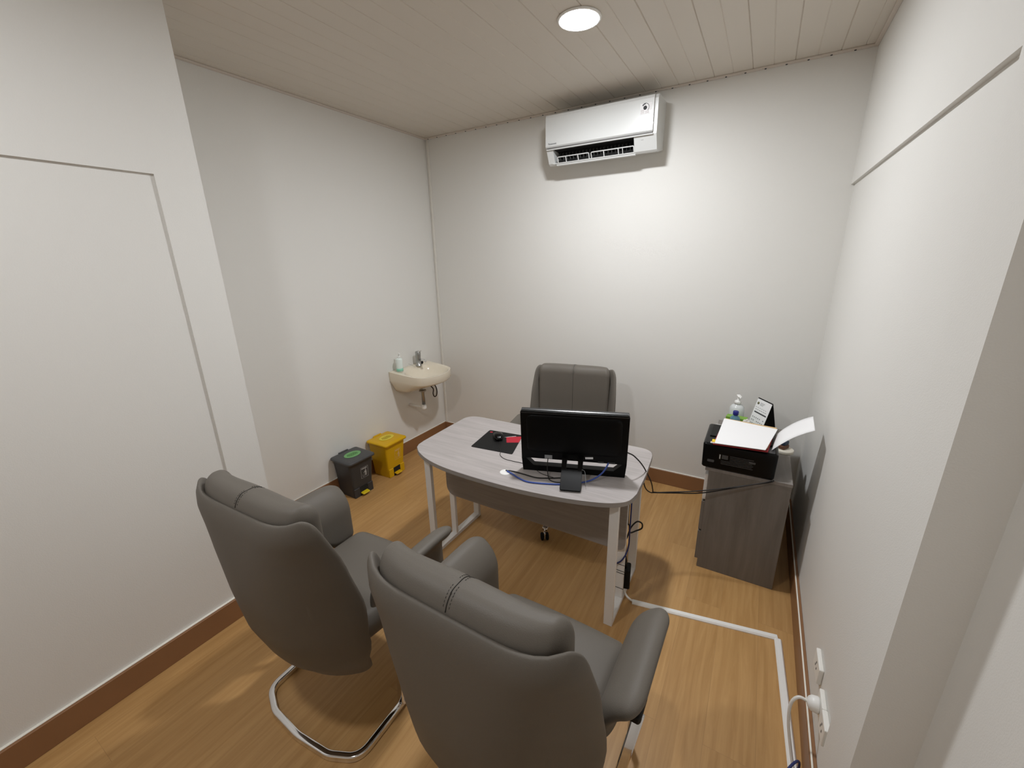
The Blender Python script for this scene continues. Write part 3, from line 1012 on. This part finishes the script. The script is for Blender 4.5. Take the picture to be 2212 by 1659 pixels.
# ------------------------------------------------------------------ cabinet, printer and what lies on them
def cabinet():
    t = thing('drawer_cabinet', 'low grey laminate drawer cabinet in the right back corner under the printer', 'cabinet', (0, 0, 0))
    X0, X1, Y0, Y1, Z = 2.722, 3.122, -0.912, -0.10, 0.680
    b = MB()
    b.box(X0, X1, Y0, Y0 + 0.018, 0.0, Z - 0.020, 0.0008, 1)
    b.box(X0, X1, Y1 - 0.018, Y1, 0.0, Z - 0.020, 0.0008, 1)
    b.box(X1 - 0.012, X1, Y0 + 0.018, Y1 - 0.018, 0.0, Z - 0.020)
    b.box(X0 + 0.01, X1 - 0.012, Y0 + 0.018, Y1 - 0.018, 0.05, 0.068)
    b.box(X0 + 0.01, X1 - 0.012, Y0 + 0.018, Y1 - 0.018, Z - 0.040, Z - 0.020)
    b.box(X0 + 0.03, X0 + 0.045, Y0 + 0.018, Y1 - 0.018, 0.0, 0.05)
    b.build('carcass', M['cab'], t)
    MB().box(X0 - 0.020, X1 + 0.002, Y0 - 0.002, Y1, Z - 0.020, Z, 0.001, 1).build('worktop', M['cabtop'], t)
    for (z0, z1, m) in ((0.470, 0.632, 'drawer'), (0.262, 0.455, 'cab'), (0.055, 0.250, 'cab')):
        d = MB().box(X0 - 0.018, X0 + 0.003, Y0 + 0.004, Y1 - 0.004, z0, z1, 0.001, 1).build('drawer', M[m], t)
        if m == 'drawer':
            d['label'] = 'pale top drawer front'
        MB().box(X0 - 0.022, X0 - 0.0175, (Y0 + Y1) / 2 - 0.08, (Y0 + Y1) / 2 + 0.08, z1 - 0.012, z1 + 0.002, 0.001, 1).build('handle', M['steel'], d)
    return t
cabinet()

def printer():
    t = thing('printer', 'black inkjet printer on the grey cabinet, its back turned to the desk', 'printer', (2.858, -0.755, 0.681), 0.0)
    # local: x right, -y towards the camera
    def f(p):
        z = p.z + 0.074
        lean = 0.010 * z / 0.148
        return Vector((p.x * (1 + 0.028 * (z / 0.148)), p.y + (lean if p.y < 0 else 0), z))
    b = MB().puff((0.178, 0.168, 0.074), (0.016, 0.018, 0.012), (4, 4, 3), 4, f)
    bo = b.build('body', M['gloss'], t)
    MB().box(-0.160, 0.160, -0.05, 0.14, 0.146, 0.154, 0.003, 2).build('scanner_lid', M['black'], t)
    # rear paper feed slot and its flap
    MB().box(0.105, 0.166, -0.148, -0.085, 0.147, 0.151, 0.002, 1).build('feed_cover', M['charcoal'], t)
    def on_back(u, v):
        return Vector((u, -0.1685 + 0.010 * v / 0.148, v))
    g = MB()
    for k in range(7):
        z = 0.040 + k * 0.0085
        x1 = 0.075 - 0.006 * (k % 2)
        x0 = -0.083 if k < 3 else -0.040
        p = on_back(0, z)
        g.box(x0, x1, p.y - 0.0006, p.y + 0.001, z, z + 0.0028)
    p = on_back(0, 0.075)
    g.box(-0.080, -0.050, p.y - 0.0006, p.y + 0.001, 0.070, 0.094)
    g.build('rating_print', M['charcoal_lid'], bo)
    MB().box(-0.0935, -0.087, on_back(0, .08).y - 0.0009, on_back(0, .08).y + 0.001, 0.068, 0.094).build('white_sticker', M['printw'], bo)
    MB().prism([(q[1], q[0]) for q in rrect(-0.152, -0.116, 0.040, 0.054, 0.006)], on_back(0, .047).y - 0.0012, on_back(0, .047).y + 0.002, 'y').build('port_cover', M['charcoal_lid'], bo)
    MB().prism([(q[1], q[0]) for q in rrect(0.052, 0.084, 0.073, 0.084, 0.004)], on_back(0, .078).y - 0.0012, on_back(0, .078).y + 0.002, 'y').build('port_cover', M['charcoal_lid'], bo)
    return t
printer()

# papers on the printer (the stack slopes up towards the wall)
def slab(c, m, label, name, z0=0.0, cat='paper', th=0.002):
    """thin sheet through four corner points, slightly sagging"""
    A, B, C_, D = [Vector(p) for p in c]
    vs_, fs_ = [], []
    n = 8
    up = (B - A).cross(D - A).normalized()
    if up.z < 0:
        up = -up
    for s in (0, 1):
        for i in range(n + 1):
            for j in range(n + 1):
                u, v = i / n, j / n
                p = (A * (1 - u) + B * u) * (1 - v) + (D * (1 - u) + C_ * u) * v
                p = p + up * (s * th + z0 + 0.004 * math.sin(math.pi * u) * math.sin(math.pi * v))
                vs_.append(p)
    m1 = (n + 1) * (n + 1)
    for i in range(n):
        for j in range(n):
            a = i * (n + 1) + j
            fs_.append([a, a + 1, a + n + 2, a + n + 1])
            fs_.append([m1 + a, m1 + a + n + 1, m1 + a + n + 2, m1 + a + 1])
    for i in range(n):
        for (a, b) in ((i, i + 1), ((n) * (n + 1) + i, n * (n + 1) + i + 1)):
            fs_.append([a, b, m1 + b, m1 + a])
        for (a, b) in ((i * (n + 1), (i + 1) * (n + 1)), (i * (n + 1) + n, (i + 1) * (n + 1) + n)):
            fs_.append([a, b, m1 + b, m1 + a])
    return tag(MB().add(vs_, fs_, False).build(name, M[m]), label, cat)

fo = slab([(2.726, -0.944, 0.8375), (2.988, -0.916, 0.8375), (3.020, -0.640, 0.8375), (2.748, -0.612, 0.8375)], 'folder', 'dark red folder lying on the printer beneath the white sheets', 'folder', 0.0, 'folder', 0.006)
MB().box(2.718, 2.748, -0.925, -0.885, 0.8440, 0.8462).build('yellow_tab', M['yellowtab'], fo)['label'] = 'yellow index tab'
MB().box(2.712, 2.732, -0.940, -0.918, 0.8438, 0.8446).build('pale_tab', M['paleink'], fo)
slab([(2.745, -0.905, 0.846), (2.985, -0.885, 0.846), (3.030, -0.600, 0.866), (2.755, -0.570, 0.866)], 'kraft', 'brown kraft envelope between the folder and the white sheets', 'envelope', 0.0, 'envelope', 0.002)
slab([(2.734, -0.958, 0.852), (2.975, -0.928, 0.852), (3.031, -0.650, 0.875), (2.752, -0.603, 0.875)], 'paper', 'flat blank white sheets on top of the printer pile', 'paper_stack', 0.0, 'paper', 0.003)

# sheet curling out of the feed towards the right wall
vs_, fs_ = [], []
rows = [(0.0, Vector((3.006, -0.870, 0.834)), Vector((3.030, -0.655, 0.848))),
        (0.0, Vector((3.040, -0.885, 0.882)), Vector((3.060, -0.672, 0.897))),
        (0.0, Vector((3.085, -0.893, 0.932)), Vector((3.098, -0.692, 0.945))),
        (0.0, Vector((3.130, -0.893, 0.966)), Vector((3.137, -0.712, 0.984))),
        (0.0, Vector((3.172, -0.885, 0.988)), Vector((3.172, -0.728, 1.010)))]
la = spline([r[1] for r in rows], 5)
lb = spline([r[2] for r in rows], 5)
for a, b in zip(la, lb):
    for j in range(7):
        vs_.append(a + (b - a) * j / 6)
n = len(la)
for i in range(n - 1):
    for j in range(6):
        fs_.append([i * 7 + j, (i + 1) * 7 + j, (i + 1) * 7 + j + 1, i * 7 + j + 1])
cs = MB().add(vs_, fs_, True).build('curled_paper', M['paper'])
sd = cs.modifiers.new('thickness', 'SOLIDIFY')
sd.thickness = 0.0006
tag(cs, 'white sheet curling up from the printer towards the right wall', 'paper')

def pump_bottle(name, label, loc, h, r, body, band, rz, squat=False):
    t = thing(name, label, 'bottle', loc, rz)
    if squat:
        MB().lathe([(0, 0), (r * .96, 0), (r, 0.004), (r, h * .52), (r * .93, h * .60), (r * .70, h * .66), (r * .36, h * .69), (r * .36, h * .71), (0, h * .71)], 28).build('body', M[body], t)
        zc = h * .70
    else:
        MB().lathe([(0, 0), (r * .97, 0), (r, 0.004), (r, h * .62), (r * .9, h * .67), (r * .5, h * .70), (r * .42, h * .72), (0, h * .72)], 28).build('body', M[body], t)
        zc = h * .71
    if band:
        MB().lathe([(r + .0004, 0.006), (r + .0010, 0.006), (r + .0010, h * .18), (r + .0004, h * .18)], 28).build('soap_level', M[band], t)
    p = MB()
    p.lathe([(r * .46, zc), (r * .46, zc + h * .075), (r * .28, zc + h * .10), (r * .12, zc + h * .105), (r * .10, zc + h * .22), (0, zc + h * .22)], 20)
    p.puff((r * .62, r * .26, h * .022), (r * .2, r * .2, h * .02), (3, 2, 1), 3, None, Matrix.Translation((r * .30, 0, zc + h * .235)))
    p.tube([(r * .8, 0, zc + h * .238), (r * 1.15, 0, zc + h * .215)], r * .10, 8)
    p.build('pump_head', M['whiteplastic'], t)
    return t

pump_bottle('sanitizer_bottle', 'cloudy white pump bottle on the cabinet by the back wall', (2.808, -0.205, 0.681), 0.250, 0.047, 'bottle', None, math.radians(-75), True)
bx = MB().box(-0.062, 0.062, -0.028, 0.028, 0.0, 0.108, 0.001, 1)
o = bx.build('small_carton', M['greencard'], None, (2.815, -0.285, 0.681))
o.rotation_euler = (0, 0, math.radians(-8))
tag(o, 'small green carton in front of the white pump bottle on the cabinet', 'box')
t = thing('capped_bottle', 'small clear bottle with a dark blue cap in front of the green carton', 'bottle', (2.807, -0.360, 0.681))
MB().lathe([(0, 0), (0.029, 0), (0.031, 0.004), (0.031, 0.112), (0.027, 0.130), (0.013, 0.142), (0.012, 0.150), (0, 0.150)], 24).build('body', M['teal'], t)
MB().lathe([(0, 0.147), (0.0165, 0.147), (0.0175, 0.150), (0.0175, 0.169), (0.015, 0.173), (0, 0.173)], 20).build('cap', M['bluecap'], t)

# crumpled tissue and a clear bag
def lump(name, label, cat, loc, s, m, seed, rough=0.25):
    bm = bmesh.new()
    bmesh.ops.create_icosphere(bm, subdivisions=4, radius=1.0)
    rnd = random.Random(seed)
    ks = [(Vector((rnd.uniform(-1, 1), rnd.uniform(-1, 1), rnd.uniform(-1, 1))).normalized(), rnd.uniform(2, 7), rnd.uniform(0, 6)) for _ in range(9)]
    for v in bm.verts:
        n_ = v.co.normalized()
        d = sum(abs(math.sin(k_ * n_.dot(a) + ph)) for a, k_, ph in ks) / 9
        q = n_ * (1 - rough + 2 * rough * (d - .3))
        v.co = Vector((q.x * s[0], q.y * s[1], max(-0.92, q.z) * s[2]))
    o = MB().from_bm(bm, True).build(name, M[m], None, loc)
    return tag(o, label, cat)
lump('crumpled_tissue', 'crumpled off-white tissue between the small carton and the desk calendar', 'tissue', (2.874, -0.375, 0.748), (0.034, 0.030, 0.072), 'tissue', 3)
bg = lump('plastic_bag', 'crinkled clear plastic bag left of the printer pile on the cabinet edge', 'bag', (2.722, -0.470, 0.732), (0.040, 0.05, 0.054), 'clear', 8)
bmx = MB()
bmx.puff((0.016, 0.02, 0.012), (0.006, 0.006, 0.006), (2, 2, 2), 3, None, Matrix.Translation((0.010, 0.0, 0.010)))
bmx.puff((0.016, 0.02, 0.012), (0.006, 0.006, 0.006), (2, 2, 2), 3, None, Matrix.Translation((0.006, -0.004, -0.018)))
bmx.build('white_contents', M['paper'], bg)

def calendar():
    # tent calendar: ridge runs from the far left to the near right
    t = thing('desk_calendar', 'white tent calendar with a dark open end on the cabinet', 'calendar', (2.966, -0.255, 0.681), math.atan2(-0.81, 0.59))
    L2, hb, h = 0.068, 0.062, 0.238
    # local: x along the ridge, -y towards the camera
    th = 0.0022
    b = MB()
    for s in (-1, 1):
        b.prism([(s * hb, 0.0), (s * (hb - 0.004), 0.0), (0.0, h - 0.003), (s * 0.0022, h)][::s], -L2, L2, 'x')
    b.box(-L2, L2, -hb + 0.003, hb - 0.003, 0.0, 0.002)
    b.build('stand', M['rubber'], t)
    nrm = Vector((0, -h, hb)).normalized()
    m = frame(Vector((0, -hb - 0.0006, 0.0)) + nrm * 0.0004, (1, 0, 0), (0, hb, h))
    sl = math.hypot(h, hb)
    pg = MB().box(-L2, L2, 0.003, sl - 0.006, 0.0, 0.0012, mtx=m).build('page', M['paper'], t)
    g = MB()
    g.box(-0.055, 0.058, sl * .595, sl * .63, 0.0012, 0.0017, mtx=m)
    g.build('bar_print', M['ink'], pg)
    g = MB()
    for k in range(7):
        for j in range(5):
            if (k * 3 + j * 5) % 7 != 0:
                g.box(-0.055 + k * 0.0165, -0.047 + k * 0.0165, sl * (.10 + .088 * j), sl * (.10 + .088 * j) + 0.008, 0.0012, 0.0017, mtx=m)
    g.build('date_print', M['greyink'], pg)
    g = MB()
    for j in range(3):
        g.box(-0.030, 0.012 - 0.006 * j, sl * (.885 - .03 * j), sl * (.885 - .03 * j) + 0.003, 0.0012, 0.0017, mtx=m)
    for k in range(6):
        g.box(-0.058 + k * 0.018, -0.048 + k * 0.018, sl * .74, sl * .74 + 0.003, 0.0012, 0.0017, mtx=m)
        g.box(-0.055 + k * 0.018, -0.043 + k * 0.018, sl * .68, sl * .68 + 0.004, 0.0012, 0.0017, mtx=m)
    g.build('heading_print', M['greyink'], pg)
    MB().lathe([(0, 0.0018), (0.0095, 0.0018), (0.0095, 0.0010)], 20, m @ Matrix.Translation((-0.048, sl * .86, 0))).build('emblem', M['gold'], pg)
    return t
calendar()

t = thing('tape_roll', 'cream tape roll lying flat on the cabinet beside the right wall', 'tape', (3.092, -0.490, 0.681))
MB().lathe([(0.020, 0.0), (0.050, 0.0), (0.052, 0.002), (0.052, 0.018), (0.050, 0.020), (0.020, 0.020)], 32).build('roll', M['cream'], t)
MB().lathe([(0.0196, 0.001), (0.0206, 0.001), (0.0206, 0.0195), (0.0196, 0.0195)], 24).build('core', M['kraft'], t)
t = thing('stapler_block', 'small brown and dark blue object on the cream tape roll', 'stationery', (3.086, -0.482, 0.701), math.radians(60))
MB().puff((0.030, 0.021, 0.012), (0.006, 0.006, 0.005), (3, 2, 1), 3, None, Matrix.Translation((0, 0, 0.012))).build('base', M['brown'], t)
MB().puff((0.026, 0.019, 0.013), (0.008, 0.008, 0.007), (3, 2, 1), 3, None, Matrix.Translation((0.002, 0, 0.036))).build('top', M['slate'], t)

# ------------------------------------------------------------------ wash basin on the left wall
def basin():
    t = thing('wash_basin', 'small cream wall-hung wash basin in the left back corner', 'sink', (0.0, -0.485, 0.0))
    # plan outline at the rim (x out of the wall, y along it), straight back on the wall
    base = [(0.002, -0.252), (0.11, -0.250), (0.22, -0.244), (0.30, -0.232), (0.352, -0.205), (0.388, -0.150), (0.412, -0.075), (0.420, 0.0), (0.412, 0.075), (0.388, 0.150), (0.352, 0.205), (0.30, 0.232), (0.22, 0.244), (0.11, 0.250), (0.002, 0.252)]
    out = [(p.x, p.y) for p in spline([(a, b, 0) for a, b in base], 4)]
    back = [(0.002, 0.252 - 0.504 * k / 12) for k in range(1, 12)]
    full = out + back
    def ring(sx, sy, z, tiltf=0.0):
        return [Vector((0.002 + (p[0] - 0.002) * sx, p[1] * sy, z - tiltf * (p[0] / 0.43))) for p in full]
    R = []
    # inside bowl from the bottom outwards is separate; the outer body goes from rim down
    outer = [(1.0, 1.0, 0.874, 0.034), (1.003, 1.002, 0.868, 0.034), (0.997, 0.998, 0.800, 0.030), (0.975, 0.985, 0.783, 0.026), (0.90, 0.95, 0.765, 0.020), (0.76, 0.88, 0.735, 0.010), (0.58, 0.80, 0.700, 0.0), (0.42, 0.72, 0.672, 0.0), (0.25, 0.62, 0.662, 0.0)]
    rings = [ring(*o) for o in outer]
    m = MB()
    m.loft(rings, True, False, True)
    # rim deck and bowl: rings from the outline in to an ellipse and down
    n_ = len(full)
    cx, cy = 0.235, 0.0
    def ell(a, b, z, e=2.4, dz=0.0):
        r_ = []
        for p in full:
            ang = math.atan2(p[1] - cy, p[0] - cx)
            c_, s_ = math.cos(ang), math.sin(ang)
            k_ = (abs(c_ / a) ** e + abs(s_ / b) ** e) ** (-1 / e)
            x_ = cx + c_ * k_
            r_.append(Vector((x_, cy + s_ * k_, z - 0.034 * (x_ / 0.43) - dz)))
        return r_
    deck = [rings[0], [p + (Vector((cx, cy, p.z)) - p) * 0.05 + Vector((0, 0, 0.003)) for p in rings[0]], ell(0.172, 0.216, 0.872), ell(0.165, 0.209, 0.866), ell(0.150, 0.192, 0.835), ell(0.120, 0.155, 0.790), ell(0.070, 0.09, 0.765), ell(0.02, 0.02, 0.758)]
    m.loft(deck, True, False, True)
    bo = m.build('basin', M['ceramic'], t)
    mo = MB().prism(rrect(-0.016, 0.016, -0.0035, 0.0035, 0.0034), -0.001, 0.0015, 'z', 0, 1, frame((0.205, -0.186, 0.838), (1, 0, 0.08), (0.0, -0.55, 0.85)))
    mo.build('overflow_slot', M['dark'], bo)
    # tap
    tp = MB()
    tp.lathe([(0.030, 0.0), (0.030, 0.006), (0.024, 0.010), (0.0235, 0.085), (0.025, 0.092), (0.026, 0.135), (0.022, 0.142), (0, 0.144)], 24, Matrix.Translation((0.075, 0.070, 0.868)))
    to = tp.build('tap_body', M['steel'], t)
    MB().bar(fillet([(0.085, 0.070, 0.930), (0.150, 0.062, 0.935), (0.172, 0.060, 0.915)], 0.02, 4), 0.026, 0.018, (0, 0, 1), 0.005).build('spout', M['chrome'], to)
    MB().bar([(0.07, 0.070, 1.004), (0.115, 0.066, 1.016)], 0.022, 0.007, (0, 0, 1), 0.003).build('lever', M['chrome'], to)
    MB().puff((0.014, 0.014, 0.014), (0.013, 0.013, 0.013), (2, 2, 2), 3, None, Matrix.Translation((0.060, 0.130, 0.885))).build('plug', M['rubber'], t)
    MB().tube(spline([(0.085, 0.045, 0.876), (0.085, 0.00, 0.878), (0.075, -0.010, 0.885), (0.055, -0.018, 0.895), (0.03, -0.02, 0.90)], 5), 0.0015, 5).build('chain', M['steel'], t)
    MB().lathe([(0.034, 0.664), (0.036, 0.655), (0.018, 0.645), (0.0165, 0.64), (0.0165, 0.520), (0, 0.520)], 20, Matrix.Translation((0.190, -0.03, 0))).build('drain_pipe', M['steel'], t)
    tr = MB()
    tr.lathe([(0.0, 0.470), (0.022, 0.470), (0.024, 0.48), (0.024, 0.520), (0, 0.520)], 18, Matrix.Translation((0.190, -0.03, 0)))
    tr.tube(fillet([(0.190, -0.03, 0.487), (0.10, -0.03, 0.487), (0.004, -0.03, 0.487)], 0.0, 2), 0.013, 10)
    tr.build('trap', M['trimwhite'], t)
    hp = [(0.100, 0.320 - 0.01, 0.70), (0.100, 0.305, 0.605), (0.100, 0.290, 0.60), (0.100, 0.240, 0.596), (0.100, 0.216, 0.555), (0.100, 0.224, 0.510), (0.100, 0.255, 0.502), (0.100, 0.278, 0.545), (0.095, 0.270, 0.592), (0.060, 0.230, 0.66)]
    MB().tube(spline([(0.060, 0.13, 0.69), (0.085, 0.19, 0.635), (0.098, 0.222, 0.590), (0.100, 0.212, 0.545), (0.100, 0.228, 0.508), (0.100, 0.258, 0.510), (0.100, 0.272, 0.550), (0.095, 0.266, 0.600), (0.070, 0.262, 0.63), (0.004, 0.29, 0.635)], 6), 0.0058, 8).build('supply_hose', M['hose'], t)
    MB().lathe([(0.012, 0), (0.012, 0.03), (0.008, 0.034)], 12, frame((0.0, 0.29, 0.635), (0, 1, 0), (0, 0, 1))).build('valve', M['rubber'], t)
    return t
basin()
pump_bottle('soap_bottle', 'white pump soap bottle with green soap left on the wash basin', (0.078, -0.668, 0.872), 0.180, 0.030, 'soapwhite', 'soapgreen', math.radians(-20))

# ------------------------------------------------------------------ pedal bins
def pedal_bin(label, loc, rz, m_body, m_lid, m_pedal, m_st, m_ink, m_print, sw):
    t = thing('pedal_bin', label, 'bin', loc, rz)
    # local: x out of the wall (front), y along it; origin at the back of the base
    def ring(x0, x1, hy, z, r=0.022):
        return [Vector((p[0], p[1], z)) for p in rrect(x0, x1, -hy, hy, r, 4)]
    b = MB()
    b.loft([ring(0.018, 0.208, 0.090, 0.0), ring(0.018, 0.212, 0.094, 0.06), ring(0.013, 0.230, 0.114, 0.310)], False)
    bo = b.build('body', M[m_body], t)
    # pedal recess
    MB().box(0.200, 0.2165, -0.040, 0.040, 0.0, 0.078).build('pedal_recess', M['dark'], t)
    for (a, b_) in ((-0.092, -0.040), (0.040, 0.092)):
        MB().box(0.208, 0.219, a, b_, 0.0, 0.080, 0.003, 1).build('foot', M[m_body], t)
    MB().puff((0.028, 0.034, 0.006), (0.008, 0.010, 0.005), (2, 3, 1), 3, lambda p: Vector((p.x + 0.222, p.y, p.z + 0.026 - (p.x) * 0.15))).build('pedal', M[m_pedal], t)
    def lidf(p):
        z = p.z
        if z > 0:
            z += 0.006 * (1 - (p.x / 0.125) ** 2) * (1 - (p.y / 0.13) ** 2)
        return Vector((p.x + 0.126, p.y, z + 0.321))
    l = MB().puff((0.124, 0.131, 0.014), (0.026, 0.026, 0.010), (6, 6, 1), 4, lidf)
    lo = l.build('lid', M[m_lid], t)
    MB().box(0.004, 0.020, -0.045, 0.045, 0.312, 0.343, 0.004, 2).build('hinge', M[m_lid], t)
    # oval notice with lines of print on the lid
    st = MB().prism(ellipse(0.052, 0.072, 36, 0.128, 0.0), 0.3405, 0.3418, 'z').build('lid_sticker', M[m_st], lo)
    g = MB()
    for k in range(6):
        x_ = 0.150 - k * 0.0095 + (0.004 if k > 2 else 0)
        hy = 0.052 - 0.006 * abs(k - 2.5)
        for q in range(7):
            y0 = -hy + q * (2 * hy / 7)
            g.box(x_ - 0.0026, x_ + 0.0026, y0, y0 + (2 * hy / 7) * (0.78 if (q + k) % 3 else 0.55), 0.3417, 0.3423)
    g.build('lid_print', M[m_ink], st)
    # framed tidy-bin pictogram on the front
    fx = lambda z: 0.2122 + (z - 0.06) / 0.238 * 0.016
    nrm = Vector((1, 0, -0.067)).normalized()
    zc_ = 0.195
    yo = 0.022
    m = frame((fx(zc_) + 0.0012, yo, zc_), (0, 1, 0), (0.067, 0, 1))
    w2, h2 = 0.036 * sw, 0.050 * sw
    p = MB()
    p.bar([m @ Vector((v[0], v[1], 0)) for v in [(-w2, -h2), (w2, -h2), (w2, h2), (-w2, h2)]], 0.0022, 0.0008, nrm, closed=True)
    p.prism([(-w2 * .8, h2 * .66), (w2 * .7, h2 * .66), (w2 * .7, h2 * .84), (-w2 * .8, h2 * .84)], -0.0004, 0.0004, 'z', 0, 1, m)
    # person dropping litter into a basket
    p.prism(ellipse(w2 * .13, w2 * .13, 14, w2 * .32, h2 * .45), -0.0004, 0.0004, 'z', 0, 1, m)
    p.prism([(w2 * .16, h2 * .28), (w2 * .50, h2 * .28), (w2 * .56, -h2 * .15), (w2 * .50, -h2 * .72), (w2 * .34, -h2 * .72), (w2 * .34, -h2 * .2), (w2 * .28, -h2 * .72), (w2 * .14, -h2 * .72)], -0.0004, 0.0004, 'z', 0, 1, m)
    p.prism([(w2 * .16, h2 * .26), (w2 * .18, h2 * .08), (-w2 * .22, -h2 * .16), (-w2 * .28, -h2 * .08)], -0.0004, 0.0004, 'z', 0, 1, m)
    p.bar([m @ Vector((v[0], v[1], 0)) for v in [(-w2 * .62, -h2 * .28), (-w2 * .54, -h2 * .76), (-w2 * .16, -h2 * .76), (-w2 * .08, -h2 * .28)]], 0.0018, 0.0008, nrm)
    p.build('pictogram', M[m_print], bo)
    return t
pedal_bin('charcoal pedal bin with yellow pedal and green lid sticker against the left wall', (0.010, -1.334, 0.0), math.radians(-1), 'charcoal', 'charcoal_lid', 'yellowp', 'greenst', 'greenink', 'printw', 0.95)
pedal_bin('bright yellow pedal bin against the left wall below the wash basin', (0.006, -0.966, 0.0), math.radians(1), 'yellow', 'yellow', 'yellow', 'yelst', 'olive', 'printy', 1.0)

# ------------------------------------------------------------------ floor trunking, sockets, plug, loose cable
def trunking():
    t = thing('cable_trunking', 'white plastic cable trunking angled across the floor to the right wall', 'cable trunking', (0, 0, 0))
    A = Vector((2.452, -1.388, 0)); B = Vector((3.142, -1.262, 0)); C_ = Vector((3.185, -1.95, 0))
    def seg(a, b):
        d = (b - a).normalized()
        s = Vector((-d.y, d.x, 0))
        pr = [(-0.016, 0.0), (0.016, 0.0), (0.016, 0.005), (0.010, 0.012), (-0.010, 0.012), (-0.016, 0.005)]
        m = MB()
        ra = [a + s * p[0] + Vector((0, 0, p[1])) for p in pr]
        rb = [b + s * p[0] + Vector((0, 0, p[1])) for p in pr]
        m.loft([ra, rb], False)
        return m
    seg(A, B).build('duct', M['whiteplastic'], t)
    seg(B + Vector((0.003, -0.012, 0.0)), C_).build('duct', M['whiteplastic'], t)
    return t
trunking()
cable('lead_cable', [(2.386, -1.378, 0.10), (2.396, -1.370, 0.055), (2.415, -1.378, 0.022), (2.440, -1.385, 0.010), (2.458, -1.386, 0.008)], 0.006, 'whiteplastic', 'short white cable between the desk leg and the floor trunking')

def socket(label, y0, y1, z0, z1, d, holes=True):
    t = thing('wall_socket', label, 'socket', (W + REC, (y0 + y1) / 2, (z0 + z1) / 2), 0.0, 'white wall sockets low on the right wall')
    hy, hz = (y1 - y0) / 2, (z1 - z0) / 2
    MB().box(-d, 0.0, -hy, hy, -hz, hz, 0.004, 2).build('plate', M['socket'], t)
    if holes:
        h_ = MB()
        for (a, b) in ((-0.011, -0.006), (0.011, -0.006), (0.0, 0.013)):
            h_.box(-d - 0.0006, -d + 0.003, a - 0.003, a + 0.003, b - 0.0045, b + 0.0045)
        h_.build('pin_hole', M['dark'], t)
    return t
socket('white wall socket low on the right wall, farthest from the camera', -1.735, -1.625, 0.286, 0.356, 0.016)
socket('white wall socket with the round plug in it on the right wall', -1.875, -1.790, 0.262, 0.332, 0.016, False)
socket('white wall socket low on the right wall, nearest the camera', -1.962, -1.880, 0.266, 0.338, 0.018)

t = thing('plug', 'round white plug in the wall socket with its cord curving to the floor', 'plug', (W + REC - 0.016, -1.835, 0.297))
MB().lathe([(0, 0.0), (0.026, 0.0), (0.028, 0.006), (0.026, 0.022), (0.018, 0.032), (0.009, 0.036), (0, 0.037)], 22, frame((0, 0, 0), (0, 1, 0), (0, 0, 1)).inverted() if False else frame((0, 0, 0), (0, -1, 0), (0, 0, 1))).build('body', M['whiteplastic'], t)
MB().tube(spline([(-0.034, 0, 0), (-0.062, -0.004, 0.004), (-0.080, -0.012, -0.030), (-0.078, -0.025, -0.10), (-0.062, -0.045, -0.18), (-0.045, -0.075, -0.245), (-0.032, -0.11, -0.274)], 7), 0.0055, 8).build('cord', M['socket'], t)

ring = [(3.150 + 0.040 * math.cos(a) * 0.9, -1.985 + 0.062 * math.cos(a), 0.082 + 0.066 * math.sin(a)) for a in [math.radians(q) for q in range(-70, 290, 15)]]
ring += [(3.166, -2.02, 0.006), (3.10, -2.07, 0.006)]
cable('cable_loop', ring, 0.0042, 'navy', 'dark blue cable loop standing at the end of the floor trunking', n=3)
